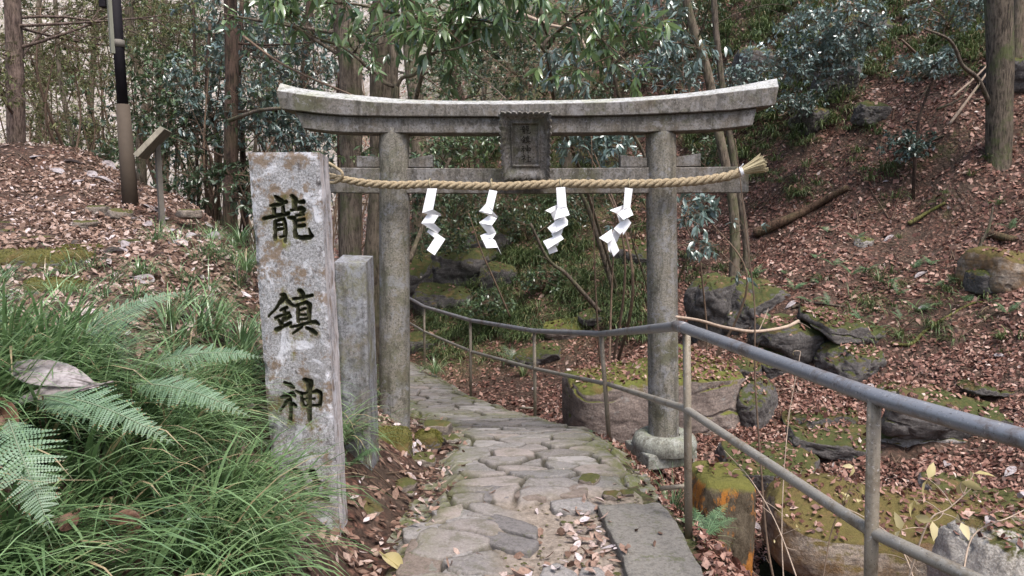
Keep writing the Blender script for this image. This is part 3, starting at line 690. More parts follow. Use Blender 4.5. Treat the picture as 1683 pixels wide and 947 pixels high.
# body behind the face: side, back and top
bd = np.array([.11, .235, 0.0]); bk = nrm(np.cross(TR - TL, TL - BL_)); bk = bk if bk[1] > 0 else -bk
def side_patch(A, B, dvec, nn=(8, 120), seed=0, flip=False):
    a = np.linspace(0, 1, nn[0]); b = np.linspace(0, 1, nn[1]); AA, BB = np.meshgrid(a, b); AA = AA.ravel(); BB = BB.ravel()
    P0 = A * (1 - BB)[:, None] + B * BB[:, None] + dvec[None] * AA[:, None]
    nn_ = nrm(np.cross(B - A, dvec)); P0 = P0 + nn_[None] * (.004 * fbm(P0 * 18, 3, seed) * np.sin(np.pi * AA) )[:, None]
    i = np.arange(nn[1] - 1)[:, None] * nn[0]; j = np.arange(nn[0] - 1)[None]
    return P0, np.stack([i + j, i + nn[0] + j, i + nn[0] + j + 1, i + j + 1], -1).reshape(-1, 4)
E0 = Vp.reshape(nv, nu, 3)
dv = bk * .17
mb = MB()
def strip_from(edge, dvec, n=7, seed=1):
    ks = np.linspace(0, 1, n); G_ = edge[:, None] + dvec[None, None] * ks[None, :, None]
    sh = G_.shape; Pq = G_.reshape(-1, 3); sc = .004 * fbm(Pq * 16, 3, seed) * (np.tile(ks, len(edge)) > 0)
    Pq = Pq + np.array([1, 0, 0]) * sc[:, None]
    i = np.arange(sh[0] - 1)[:, None] * n; j = np.arange(n - 1)[None]
    return Pq, np.stack([i + j, i + n + j, i + n + j + 1, i + j + 1], -1).reshape(-1, 4)
for ed in (E0[:, -1], E0[:, 0], E0[0, :]):
    a_, b_ = strip_from(ed, dv); mb.add(a_, b_)
mb.add(np.array([TL, TR, BR_, BL_]) + dv, [(0, 1, 2, 3)])
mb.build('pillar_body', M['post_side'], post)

# ------------------------------------------------------------------ short stone stub
stub = MB(); a0, a1 = U(549, 431, 4.2), U(600, 433, 4.2); b0, b1 = U(572, 850, 4.15), U(613, 850, 4.15)
a0 = a0 + np.array([0, 0, 0]); dvs = nrm(np.array([.0, 1, .12])) * .24
nu, nv = 24, 140; u = np.linspace(0, 1, nu); v = np.linspace(0, 1, nv); UU, VV = np.meshgrid(u, v); UU = UU.ravel(); VV = VV.ravel()
bs = (a0 * (1 - UU)[:, None] + a1 * UU[:, None]) * (1 - VV)[:, None] + (b0 * (1 - UU)[:, None] + b1 * UU[:, None]) * VV[:, None]
ew = np.minimum(np.minimum(UU, 1 - UU) * .17, VV * 1.4)
bs = bs + np.array([0, 1, 0]) * (.004 * fbm(bs * 12, 3, 5) + .006 * sstep(.014, 0, ew))[:, None]
i = np.arange(nv - 1)[:, None] * nu; j = np.arange(nu - 1)[None]
stub.add(bs, np.stack([i + j, i + nu + j, i + nu + j + 1, i + j + 1], -1).reshape(-1, 4)); E0 = bs.reshape(nv, nu, 3)
for ed in (E0[:, -1], E0[:, 0], E0[0, :]):
    a_, b_ = strip_from(ed, dvs, seed=9); stub.add(a_, b_)
stub.add(np.array([a0, a1, b1, b0]) + dvs, [(0, 1, 2, 3)])
tag(stub.build('short_stone_post', M['stub']), 'short square granite post without writing, close behind the tall carved pillar', 'stone post')

# ------------------------------------------------------------------ torii
TY = 5.7
def uX(px, Y=TY): return (px - CX) / F * Y * 1.0
torii = empty('torii', U(868, 740, TY), 'weathered grey stone shrine gate with upswept lintel spanning the path', 'torii gate')
tor_o = torii
def pillar(px0, px1, y0, y1, rpx, name='pillar'):
    mb = MB(); A = U(px0, y0, TY); B = U(px1, y1, TY); n = 60
    t = np.linspace(0, 1, n)[:, None]; tube(mb, A * (1 - t) + B * t, np.linspace(.1155, .121, n), 40, bump=.012, seed=3)
    o = mb.build(name, M['pillar'], torii); return o
pillar(648, 649, 212, 745, 24); pillar(1086, 1091, 212, 752, 24)
def beam(tops, bots, y0, y1, mat, name, topridge=None, par=torii, extra=0):
    """beam whose front outline is traced; tops/bots = lists of (px,py) left to right"""
    tx_ = np.array(tops, float); bx_ = np.array(bots, float); n = 90
    def rs(a):
        cc = catmull(a, 12); d = np.concatenate([[0], np.cumsum(np.hypot(*np.diff(cc, axis=0).T))]); q = np.linspace(0, d[-1], n)
        return np.stack([np.interp(q, d, cc[:, 0]), np.interp(q, d, cc[:, 1])], 1)
    T_ = rs(tx_); B_ = rs(bx_)
    Ft = np.array([U(a, b, y0) for a, b in T_]); Fb = np.array([U(a, b, y0) for a, b in B_])
    mb = MB(); dy = np.array([0, y1 - y0, 0])
    wob = lambda P_, s: P_ + np.stack([P_[:, 0] * 0, .004 * fbm(P_ * 9, 3, s), .003 * fbm(P_ * 11, 3, s + 1)], 1)
    Ft = wob(Ft, 1); Fb = wob(Fb, 4); ch = np.array([0, .008, -.008]); cb = np.array([0, .006, .006])
    if topridge is not None:
        R_ = rs(np.array(topridge, float)); ridge = np.array([U(a, b, y0) for a, b in R_])
        ym = (y0 + y1) / 2; ridge = np.stack([ridge[:, 0], ridge[:, 1] * 0 + ym, ridge[:, 2]], 1)
        ridge = np.array([U(a, b, ym) for a, b in R_]); bt = Ft + dy
        secs = [Fb + cb * [1, 0, 0] , Fb + np.array([0, 0, .006]), Ft + np.array([0, 0, -.006]), Ft + np.array([0, .006, 0]), ridge, bt, Fb + dy]
        split = 3
    else:
        secs = [Fb + cb, Fb + np.array([0, 0, .006]), Ft + np.array([0, 0, -.006]), Ft + np.array([0, .006, 0]), Ft + dy, Fb + dy]
        split = None
    secs[0] = Fb + np.array([0, .006, 0])
    m = len(secs); V = np.stack(secs, 1).reshape(-1, 3)
    Q = []
    for k in range(n - 1):
        for s_ in range(m):
            q = (k * m + s_, k * m + (s_ + 1) % m, (k + 1) * m + (s_ + 1) % m, (k + 1) * m + s_)
            Q.append(q)
    Q = np.array(Q); sidx = np.tile(np.arange(m), n - 1)
    caps = []
    for base_ in (0, (n - 1) * m):
        for s_ in range(1, m - 1): caps.append((base_, base_ + s_, base_ + s_ + 1))
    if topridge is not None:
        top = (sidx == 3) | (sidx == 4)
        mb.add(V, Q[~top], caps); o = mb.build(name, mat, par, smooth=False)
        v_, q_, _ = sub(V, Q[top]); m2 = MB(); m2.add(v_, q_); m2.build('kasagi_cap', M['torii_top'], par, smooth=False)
    else:
        mb.add(V, Q, caps); o = mb.build(name, mat, par, smooth=False)
    return o
ktop = [(455,149),(535,160),(637,168.5),(740,170.5),(860,170.5),(990,168),(1066,164.5),(1142,158),(1215,149.5),(1280,142)]
kbot = [(461,179),(552,189),(636,191),(740,191.5),(860,191.5),(990,190),(1066,188),(1180,182.5),(1240,177),(1274,172.5)]
krid = [(461,137),(505,147),(603,158),(704,165),(860,165.5),(990,163),(1104,155.5),(1190,145),(1277,129)]
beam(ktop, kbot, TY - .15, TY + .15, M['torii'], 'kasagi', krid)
stop_ = [(486,183.6),(552,190),(636,192),(740,192.5),(860,192.5),(990,191),(1066,189),(1180,183.5),(1243,178)]
sbot = [(498,211),(555,217),(636,218.5),(740,219),(860,219),(990,218.3),(1104,216),(1180,212.5),(1237,206)]
beam(stop_, sbot, TY - .115, TY + .115, M['torii'], 'shimaki')
beam([(540,276),(700,276.5),(860,277),(1000,276),(1120,275),(1231,273.5)], [(540,317),(700,318),(860,318.5),(1000,318),(1120,317.5),(1230,317)], TY - .055, TY + .055, M['torii'], 'nuki')
for (a, b, c, d) in [((586,256),(624,258),(624,274.6),(586,274.6)), ((671,262),(711,254),(711,274.9),(671,274.9)), ((1020,255),(1064,260),(1064,274.6),(1020,274.6)), ((1111,258),(1152,252),(1152,273.6),(1111,273.6))]:
    mb = MB(); q = [U(*p, TY - .045) for p in (a, b, c, d)]; V = np.vstack([q, np.array(q) + np.array([0, .09, 0])])
    mb.add(V, [(0, 3, 2, 1), (4, 5, 6, 7), (0, 1, 5, 4), (1, 2, 6, 5), (2, 3, 7, 6), (3, 0, 4, 7)])
    bevel(mb.build('wedge', M['torii'], torii, smooth=False), .004)
# central strut behind the plaque
mb = MB(); box(mb, (U(863, 247, TY)), (.16, .10, .262)); bevel(mb.build('strut', M['torii'], torii, smooth=False), .005)
# plaque, leaning forward, with a scalloped rim
pq = empty('plaque', (0, 0, 0), None, None); del pq['_org']; pq['_org'] = torii['_org']; pq.parent = torii; pq.location = (0, 0, 0)
pq_t = [U(821, 185, TY - .30), U(905, 185, TY - .30)]; pq_b = [U(826.5, 294, TY - .16), U(903, 294, TY - .16)]
def PQ(u_, v_, d=0.0):
    a = pq_t[0] * (1 - u_) + pq_t[1] * u_; b = pq_b[0] * (1 - u_) + pq_b[1] * u_
    return a * (1 - v_) + b * v_ + np.array([0, 1, .3]) * d
bpy.data.objects.remove(pq)
mb = MB()
# rim as closed outline with scallops; profile: outer edge forward, inner edge back to the panel
def outline(n, inset, depth, scal):
    per = []
    cyc = [((0, 0), (1, 0), 9), ((1, 0), (1, 1), 11), ((1, 1), (0, 1), 8), ((0, 1), (0, 0), 11)]
    W_, H_ = .40, .51
    for (p0, p1, ns) in cyc:
        for k in range(n):
            t = k / n; u0 = p0[0] + (p1[0] - p0[0]) * t; v0 = p0[1] + (p1[1] - p0[1]) * t
            s_ = scal * abs(math.sin(math.pi * ns * t)) ** .6 - scal * .5
            iu = (inset - s_) / W_; iv = (inset - s_) / H_
            uu = iu + (1 - 2 * iu) * u0; vv = iv + (1 - 2 * iv) * v0
            per.append(PQ(uu, vv, depth))
    return np.array(per)
n_ = 60
rings = [outline(n_, .012, .075, .020), outline(n_, .0, .0, .024), outline(n_, .006, -.010, .022), outline(n_, .045, .035, .004), outline(n_, .080, .062, 0), outline(n_, .082, .05, 0), outline(n_, .094, .05, 0), outline(n_, .096, .068, 0)]
V = np.vstack(rings); m = 4 * n_
Q = [(r * m + k, r * m + (k + 1) % m, (r + 1) * m + (k + 1) % m, (r + 1) * m + k) for r in range(len(rings) - 1) for k in range(m)]
mb.add(V, Q); frame = mb.build('plaque_frame', M['torii'], torii)
mb = MB(); mb.add([PQ(.235, .185, .068), PQ(.765, .185, .068), PQ(.765, .815, .068), PQ(.235, .815, .068)], [(0, 3, 2, 1)])
mb.add([PQ(.05, .04, .076), PQ(.95, .04, .076), PQ(.95, .96, .076), PQ(.05, .96, .076)], [(0, 1, 2, 3)])
panel = mb.build('plaque_panel', M['torii'], torii, smooth=False)
# lettering of the plaque (dark incised strokes laid on the panel)
def norm_char(st, bbox):
    x0, y0, x1, y1 = bbox; return [[((x - x0) / (x1 - x0), (y - y0) / (y1 - y0), r / (x1 - x0)) for x, y, r in s_] for s_ in st]
SHA2 = [[(.22,.02,.035),(.36,.12,.05)], [(.05,.30,.035),(.42,.24,.05),(.38,.36,.03),(.02,.68,.02)], [(.28,.42,.045),(.28,1.0,.045)], [(.34,.48,.03),(.46,.6,.04)], [(.72,.08,.05),(.72,.88,.05)], [(.52,.42,.035),(.95,.38,.045)], [(.44,.92,.04),(1.0,.86,.055)]]
chars = [norm_char(RYU, (432, 320, 516, 398)), norm_char(CHIN, (440, 475, 525, 552)), norm_char(JIN, (460, 622, 530, 695)), SHA2]
mb = MB()
for ci, ch in enumerate(chars):
    y0 = [.215, .365, .515, .655][ci]; hh_ = .128; w_ = .215
    for si, s_ in enumerate(ch):
        for a, b in zip(s_[:-1], s_[1:]):
            A = np.array([a[0] * w_ * .40, a[1] * hh_ * .51]); B = np.array([b[0] * w_ * .40, b[1] * hh_ * .51]); d = B - A; L = np.hypot(*d) + 1e-6; d /= L; nn = np.array([-d[1], d[0]])
            ra, rb = max(.0022, a[2] * w_ * .40 * .75), max(.0022, b[2] * w_ * .40 * .75)
            pts = [A - d * ra * .6 + nn * ra, A - d * ra * .6 - nn * ra, B + d * rb * .6 - nn * rb, B + d * rb * .6 + nn * rb]
            mb.add([PQ(.40 + p[0] / .40, y0 + p[1] / .51, .0655 - .0002 * si - .0001 * (a[0] * 7 % 1)) for p in pts], [(0, 1, 2, 3)])
mb.build('plaque_lettering', M['letter'], torii, smooth=False)
# foot of the right pillar: rounded ring on a square plinth
C = U(1092, 742, TY); mb = MB()
C = np.array([C[0], TY, PZH(0, TY) - .02])
prof = [(.118, .045), (.15, .062), (.195, .062), (.235, .038), (.255, -.01), (.25, -.05), (.24, -.08)]
N = 48; ang = np.arange(N) * 2 * np.pi / N
V = np.concatenate([np.stack([C[0] + r * np.cos(ang), C[1] + r * np.sin(ang), np.full(N, C[2] + z_)], 1) for r, z_ in prof])
V = V + .004 * np.stack([fbm(V * 12, 2, 1), fbm(V * 12, 2, 2), fbm(V * 12, 2, 3)], 1)
mb.add(V, [(r * N + k, r * N + (k + 1) % N, (r + 1) * N + (k + 1) % N, (r + 1) * N + k) for r in range(len(prof) - 1) for k in range(N)])
mb.build('base_ring', M['disc'], torii)
mb = MB(); box(mb, (C[0] - .03, C[1] + .02, C[2] - .115), (.43, .42, .12), rotz(.3)); bevel(mb.build('plinth', M['disc'], torii, smooth=False), .012)

# ------------------------------------------------------------------ straw rope with tassel
rope = empty('shimenawa', U(640, 303, 5.5), 'twisted straw rope with a cut tassel at its right end, strung across the gate', 'rope')
YR = TY - .19
cl = catmull([U(538,288,YR+.10),U(560,294,YR+.03),U(600,301,YR),U(650,304.5,YR-.02),U(700,303,YR),U(760,305.5,YR),U(820,306.5,YR),U(870,304,YR),U(930,302,YR),U(1000,302.5,YR),U(1060,302,YR-.01),U(1090,301,YR-.02),U(1140,298,YR),U(1190,291,YR),U(1216,283,YR)], 40)
T_ = nrm(np.gradient(cl, axis=0)); sl = np.concatenate([[0], np.cumsum(np.linalg.norm(np.diff(cl, axis=0), axis=1))])
upv = np.array([0, 0, 1.]); A_ = nrm(upv - T_ * (T_ @ upv)[:, None]); B_ = np.cross(T_, A_)
R0 = np.interp(sl, [0, .3, sl[-1] - .5, sl[-1]], [.012, .0165, .0185, .019])
for k in range(3):
    ph = -2 * np.pi * sl / .185 + k * 2 * np.pi / 3
    Pk = cl + (A_ * np.cos(ph)[:, None] + B_ * np.sin(ph)[:, None]) * (R0 * .98)[:, None]
    mb = MB(); tube(mb, Pk, R0 * .93, 14, rnd=.3 + k * .2, bump=.13, seed=k); mb.build('strand', M['straw'], rope)
def rope_loop(mb, c, r, n=22): 
    a = np.linspace(0, 2 * np.pi, n); tube(mb, np.stack([c[0] + .004 * np.sin(a * 2), c[1] + r * np.cos(a), c[2] + r * np.sin(a)], 1), .0035, 6, cap=False)
# upper loop at the left end, round the nuki
mb = MB(); 
tube(mb, catmull([U(540,268,YR+.02),U(553,276,YR-.0),U(562,284,YR-.01),U(561,293,YR),U(550,300,YR+.04),U(540,300,YR+.06)], 6), .012, 8, bump=.15); mb.build('rope_end', M['straw'], rope)
tip = cl[-1]; dr = nrm(U(1236, 276, YR) - tip)
mb = MB(); rs = np.random.default_rng(5)
a1_ = nrm(np.cross(dr, [0, 1, 0])); a2_ = np.cross(dr, a1_)
for k in range(150):
    th = rs.uniform(0, 2 * np.pi); rr = math.sqrt(rs.uniform(0, 1)); s0 = .016 * rr; s1 = (.075 * rr) * rs.uniform(.8, 1.08); L = .185 * rs.uniform(.86, 1.06)
    o1 = a1_ * math.cos(th) + a2_ * math.sin(th); p0 = tip - dr * .02 + o1 * s0; p1 = tip + dr * L * .45 + o1 * (s0 + (s1 - s0) * .42); p2 = tip + dr * L + o1 * s1
    tube(mb, [p0, p1, p2], [.0025, .0032, .0032], 4, rnd=rs.uniform(0, 1))
mb.build('tassel', M['straw_pale'], rope, smooth=False)
mb = MB()
for k in range(4): 
    a = np.linspace(0, 2 * np.pi, 20); c = tip + dr * (-.004 + .006 * k)
    tube(mb, c + a1_ * (np.cos(a) * .035)[:, None] + a2_ * (np.sin(a) * .035)[:, None] , .0035, 5, cap=False)
tube(mb, [tip + a1_ * .03 - np.array([0, .03, 0]), tip + np.array([.012, -.04, .06])], .0028, 5)
mb.build('binding', M['paper'], rope)

# ------------------------------------------------------------------ zigzag paper streamers
def streamer(panels, label, hang, seed):
    o = empty('paper_streamer', U(hang[0], hang[1], YR - .03), label, 'paper streamer', 'zigzag paper streamers on the rope')
    for k, (pp, y0, y1) in enumerate(panels):
        # pp = 4 px corners (tl, tr, br, bl); y0,y1 = depth at top / bottom edge
        n = 7; V = []
        for a in np.linspace(0, 1, n):
            for b in np.linspace(0, 1, n):
                p = (np.array(pp[0]) * (1 - b) + np.array(pp[1]) * b) * (1 - a) + (np.array(pp[3]) * (1 - b) + np.array(pp[2]) * b) * a
                V.append(U(p[0], p[1], YR - .045 + y0 * (1 - a) + y1 * a + .010 * math.sin(b * 3.0 + seed) * a))
        V = np.array(V); i = np.arange(n - 1)[:, None] * n; j = np.arange(n - 1)[None]
        Q = np.stack([i + j, i + n + j, i + n + j + 1, i + j + 1], -1).reshape(-1, 4)
        mb = MB(); mb.add(V, Q); mb.build('paper_fold', M['paper'], o, smooth=True)
    mb = MB(); rope_loop(mb, U(hang[0], 303, YR), .040); mb.build('tie', M['straw_pale'], o)
z5 = lambda x, y: (680 + x / 7.2875, 295 + y / 7.2875); z6 = lambda x, y: (880 + x / 7.282, 295 + y / 7.282)
f = lambda zf, *p: [zf(*q) for q in p]
streamer([(f(z5,(165,108),(278,108),(232,360),(100,402)),0,-.03), (f(z5,(100,400),(230,357),(330,415),(325,440)),-.03,.0),
          (f(z5,(165,412),(298,434),(240,525),(90,525)),.02,-.02), (f(z5,(90,524),(240,522),(325,600),(285,650)),-.02,.0),
          (f(z5,(180,595),(282,652),(250,700),(155,628)),.03,.02), (f(z5,(285,650),(378,715),(250,908),(155,845)),.0,-.04)],
         'first white zigzag paper streamer from the left pillar, hanging from the rope', (707, 309), 1)
streamer([(f(z5,(905,122),(1000,140),(945,370),(865,290)),0,-.02), (f(z5,(865,290),(945,370),(935,415),(780,382)),-.02,-.03), (f(z5,(780,382),(938,372),(1003,445),(1000,470)),-.03,.0),
          (f(z5,(905,425),(1003,458),(935,550),(782,518)),.02,-.02), (f(z5,(782,518),(935,548),(988,640),(900,665)),-.02,.0),
          (f(z5,(865,640),(988,640),(945,712),(797,672)),.025,-.0), (f(z5,(797,672),(945,710),(1005,815),(870,824)),-.0,-.03), (f(z5,(945,712),(975,730),(1052,905),(1005,815)),-.0,-.02)],
         'second paper streamer from the left, with a torn strip curling at its end', (808, 312), 2)
streamer([(f(z6,(248,98),(355,90),(375,330),(262,345)),0,-.01), (f(z6,(262,345),(375,330),(410,425),(225,482)),-.01,-.05), (f(z6,(262,300),(270,345),(185,405),(118,372)),.02,.0),
          (f(z6,(180,400),(270,345),(300,440),(228,505)),.01,.03), (f(z6,(225,505),(348,440),(388,488),(350,560)),.02,.0), (f(z6,(235,505),(388,488),(388,545),(205,655)),.0,-.03), (f(z6,(145,578),(235,505),(250,600),(205,655)),.0,-.035),
          (f(z6,(190,655),(340,570),(312,655),(215,700)),.03,.01), (f(z6,(90,738),(300,650),(338,712),(145,835)),.0,-.03), (f(z6,(145,835),(240,785),(268,858),(165,898)),.02,.03), (f(z6,(230,700),(305,700),(265,797),(240,785)),.012,.02)],
         'third paper streamer from the left, broad folds, just right of the plaque', (921, 308), 3)
streamer([(f(z6,(1072,98),(1165,112),(1135,340),(1052,355)),0,-.01), (f(z6,(1052,355),(1135,340),(1172,425),(1050,482)),-.01,-.05), (f(z6,(980,410),(1052,355),(1130,440),(1050,482)),-.015,-.05), (f(z6,(1052,308),(1060,350),(975,410),(888,368)),.02,.0),
          (f(z6,(975,415),(1050,480),(1040,500),(1005,515)),.01,.02), (f(z6,(1010,515),(1105,465),(1148,520),(1050,665)),.0,-.02), (f(z6,(935,590),(1010,515),(1060,600),(1015,660)),.0,-.025),
          (f(z6,(935,600),(1015,660),(975,750),(900,735)),.02,.03), (f(z6,(760,700),(915,592),(925,700),(865,765)),-.02,-.05), (f(z6,(865,765),(925,660),(1003,850),(935,925)),-.02,-.03), (f(z6,(865,765),(935,780),(905,895),(870,840)),-.022,-.02)],
         'fourth paper streamer from the left, nearest the right pillar, folds splayed to the left', (1033, 309), 4)

# ------------------------------------------------------------------ handrail
rail = empty('handrail', U(1130, 865, 3.58), 'bent steel pipe handrail with two rails following the right edge of the path', 'handrail')
RP = [U(1960, 800, 1.45), U(1437, 652, 2.15), U(1116, 536, 3.55), U(988, 549, 6.3), U(878, 544, 8.1), U(773, 526.5, 9.6), U(697, 504, 12.0), U(655, 480, 13.6)]
RM = [U(2100, 1180, 1.35), U(1432, 874, 2.15), U(1127, 672, 3.56), U(1001, 632, 6.3), U(879, 606, 8.1), U(775, 578, 9.6), U(697, 545, 12.0), U(655, 520, 13.6)]
def joinpath(Ps, n=14, rnd_=.06):
    out = [Ps[0]]
    for a, b, c in zip(Ps[:-2], Ps[1:-1], Ps[2:]):
        d1 = nrm(a - b); d2 = nrm(c - b); p = b + d1 * rnd_; q = b + d2 * rnd_
        for t in np.linspace(0, 1, 6): out.append(p * (1 - t) ** 2 + b * 2 * t * (1 - t) + q * t * t)
    out.append(Ps[-1]); return np.array(out)
ex = lambda Q_: [np.array([Q_[0][0] + .9, Q_[0][1] - 5.0, Q_[0][2]])] + Q_
mb = MB(); tube(mb, joinpath(ex(RP)), .0262, 20); mb.build('top_rail', M['rail_top'], rail)
mb = MB(); tube(mb, joinpath(ex(RM)), .0195, 16); mb.build('middle_rail', M['rail_mid'], rail)
mb = MB(); tube(mb, [RP[2] + nrm(RP[1] - RP[2]) * .07, RP[2] + nrm(RP[1] - RP[2]) * .03, RP[2]+nrm(RP[3] - RP[2]) * .02, RP[2] + nrm(RP[3] - RP[2]) * .06], .0285, 20); mb.build('elbow', M['rail_top'], rail)
feet = [(1432, 1150, 2.15), (1133, 868, 3.56), (1003, 736, 6.3), (880, 690, 8.1), (774, 652, 9.6), (698, 603, 12.0), (655, 575, 13.6)]
for (fx_, fy_, fY), tp in zip(feet, [RP[1], RP[2] + np.array([.035, -.01, 0]), RP[3], RP[4], RP[5], RP[6], RP[7]]):
    ft = U(fx_, fy_, fY); ft[2] = min(ft[2], H1(ft[0], ft[1]) - .05) if fY < 12.5 else ft[2] - .2
    mb = MB(); tube(mb, [tp - np.array([0, 0, .008]), tp * .5 + ft * .5, ft], .0195 if fY > 3 else .0205, 14); mb.build('post', M['rail_post'], rail)
for a, b in [((1085,803),(1128,799)), ((855,670),(879,671))]:
    mb = MB(); Yq = 3.62 if a[0] > 1000 else 8.1; tube(mb, [U(*a, Yq + .05), U(*b, Yq)], .013, 8); mb.build('stub_pipe', M['rail_post'], rail)

# ------------------------------------------------------------------ sign on the bank, pole
c0 = G(267, 371); sg = empty('information_sign', c0, 'small slanted wooden notice board on a thin grey post, on the leafy bank', 'sign')
mb = MB(); top = U(258, 232, c0[1]); tube(mb, [c0 - np.array([0, 0, .1]), top], .036, 4); o = mb.build('sign_post', M['post_grey'], sg, smooth=False)
A = U(230, 257, c0[1] - .2); B = U(273, 212, c0[1] + .1)
dx = B - A; across = nrm(np.array([.25, -1, 0.0])) * .10; th = nrm(np.cross(dx, across)) * .055; th = th if th[2] > 0 else -th
V = [A - across - th, A + across * 3 - th, B + across * 3 - th, B - across - th]; V = np.array(V + [p + th for p in V])
mb = MB(); mb.add(V, [(0, 1, 2, 3), (7, 6, 5, 4), (0, 4, 5, 1), (1, 5, 6, 2), (2, 6, 7, 3), (3, 7, 4, 0)]); bevel(mb.build('sign_board', M['wood_sign'], sg, smooth=False), .006)
c0 = G(215, 336); pl = empty('utility_pole', c0, 'slim black pole with a brown plastic sleeve round its lower half', 'pole')
q0 = c0 - np.array([0, 0, .15]); q1 = U(202, 172, c0[1]); q2 = U(185, -60, c0[1])
mb = MB(); tube(mb, [q0, q0 * .5 + q1 * .5, q1], [.088, .082, .072], 20); mb.build('sleeve', M['sleeve'], pl)
mb = MB(); tube(mb, [q1 - np.array([0, 0, .05]), q1 * .5 + q2 * .5, q2], .058, 20); mb.build('shaft', M['black'], pl)
mb = MB(); tube(mb, [U(195, 66, c0[1]) , U(195.5, 78, c0[1])], .062, 20); mb.build('clamp', M['post_grey'], pl)
mb = MB(); a = U(176, -60, c0[1] - .05); b = U(186, 88, c0[1] - .05); tube(mb, [a, b], .034, 4); mb.build('batten', M['batten'], pl, smooth=False)
mb = MB(); box(mb, U(171, 3, c0[1]), (.075, .1, .13)); bevel(mb.build('junction_box', M['black'], pl, smooth=False), .006)
# ------------------------------------------------------------------ rocks
def sphere_pts(n):  # cube sphere
    t = np.tan(np.linspace(-1, 1, n) * np.pi / 4); a, b = np.meshgrid(t, t); a = a.ravel(); b = b.ravel(); o = np.ones_like(a)
    V = []; Q = []
    i = np.arange(n - 1)[:, None] * n; j = np.arange(n - 1)[None]; q = np.stack([i + j, i + j + 1, i + n + j + 1, i + n + j], -1).reshape(-1, 4)
    for k, f_ in enumerate([(o, a, b), (-o, -a, b), (-a, o, b), (a, -o, b), (a, b, o), (-a, b, -o)]):
        V.append(np.stack(f_, 1)); Q.append(q + k * n * n)
    return np.vstack(V), np.vstack(Q)
def weld(o, d=1e-4):
    import bmesh
    bm = bmesh.new(); bm.from_mesh(o.data); bmesh.ops.remove_doubles(bm, verts=bm.verts, dist=d); bm.to_mesh(o.data); bm.free(); o.data.update()
def rock(name, c, size, mat, label, seed=0, rz=0, box_=.5, facets=9, rough=.09, n=34, cat='rock', tilt=(0, 0), group=None, fine=.035, crease=.05):
    V, Q = sphere_pts(n); r = np.random.default_rng(seed)
    pn = 2 + 6 * box_
    V = V / ((np.abs(V) ** pn).sum(1) ** (1 / pn))[:, None]
    for k in range(facets):
        nn = nrm(r.normal(size=3)); dmax = (V @ nn).max(); d = dmax * r.uniform(.72, .9)
        ex = np.maximum(0, V @ nn - d); V = V - nn * ex[:, None] * .92
    s = np.array(size) / 2; W = V * s
    m = s.mean(); nv_ = nrm(W / s ** 2 * m)
    W = W + nv_ * (m * rough * 2.0 * fbm(W / m * .9 + seed * 3.1, 4, seed))[:, None] 
    W = W + nv_ * (fine * m * fbm(W / m * 5 + seed, 4, seed + 5))[:, None]
    cr = np.abs(fbm(W / m * 1.3 + seed * 1.7, 3, seed + 9)); W = W - nv_ * (m * crease * sstep(.05, .0, cr))[:, None]
    a, b = tilt; Rx = np.array([[1, 0, 0], [0, math.cos(a), -math.sin(a)], [0, math.sin(a), math.cos(a)]]); Ry = np.array([[math.cos(b), 0, math.sin(b)], [0, 1, 0], [-math.sin(b), 0, math.cos(b)]])
    W = W @ (rotz(rz) @ Rx @ Ry).T + np.array(c)
    mb = MB(); mb.add(W, Q); o = mb.build(name, mat); weld(o); tag(o, label, cat, group); return o
R_ = lambda px, py, Y: U(px, py, Y)
rock('boulder', U(1072, 655, 8.35), (2.02, 1.3, .90), M['boulder'], 'big flat topped boulder with moss along its upper edge, just beyond the gate', 3, .12, .75, 9, .05, 80, 'boulder', (.05, -.09), crease=.03)
rock('stained_stone_block', U(1182, 862, 4.5) + np.array([0, .05, -.12]), (.36, .5, .92), M['orange'], 'upright stone block streaked bright orange, supporting the path edge', 5, .05, .8, 4, .05, 44, 'stone block', (0, .04))
rock('boulder', U(1468, 888, 5.1), (1.85, 1.0, .74), M['boulder_moss'], 'long brown and green mossy boulder in the stream bed behind the handrail', 11, -.12, .25, 5, .06, 90, 'boulder', (-.1, .12), crease=0)
rock('boulder', U(1650, 950, 4.1), (.70, .7, .66), M['boulder_pale'], 'pale grey boulder cut by the bottom right corner of the photo', 12, .3, .2, 5, .08, 60, 'boulder', (.1, .2))
rock('boulder', U(1660, 452, 9.3), (1.05, .9, .62), M['boulder_moss'], 'green mossy boulder high on the right edge of the hillside', 13, .2, .5, 6, .08, 44, 'boulder', (0, .15))
rock('boulder', U(1617, 465, 9.2), (.36, .4, .34), M['rock_dark'], 'small dark round boulder tucked left of the green mossy one', 14, .2, .3, 6, .08, 30, 'boulder')
rock('mossy_stone', U(62, 436, 5.4), (.74, .5, .24), M['cushion'], 'long low stone covered in yellow green moss at the left edge of the bank', 15, .1, .4, 4, .08, 40, 'mossy stone')
rock('mossy_stone', U(132, 412, 5.9), (.30, .25, .10), M['cushion'], 'small mossy stone at the right end of the long mossy one', 18, .1, .4, 4, .08, 26, 'mossy stone')
rock('mossy_stone', U(92, 487, 4.7), (.36, .30, .24), M['cushion'], 'round mossy stone below the long mossy one', 16, .1, .3, 4, .07, 34, 'mossy stone')
rock('mossy_stone', U(705, 724, 5.3), (.20, .18, .15), M['cushion'], 'small round mossy stone right of the foot of the left gate pillar', 17, 0, .3, 5, .07, 30, 'mossy stone')
rock('mossy_stone', U(640, 735, 4.9), (.30, .3, .26), M['cushion'], 'mossy lump of stone against the foot of the left gate pillar', 19, 0, .3, 5, .07, 30, 'mossy stone')
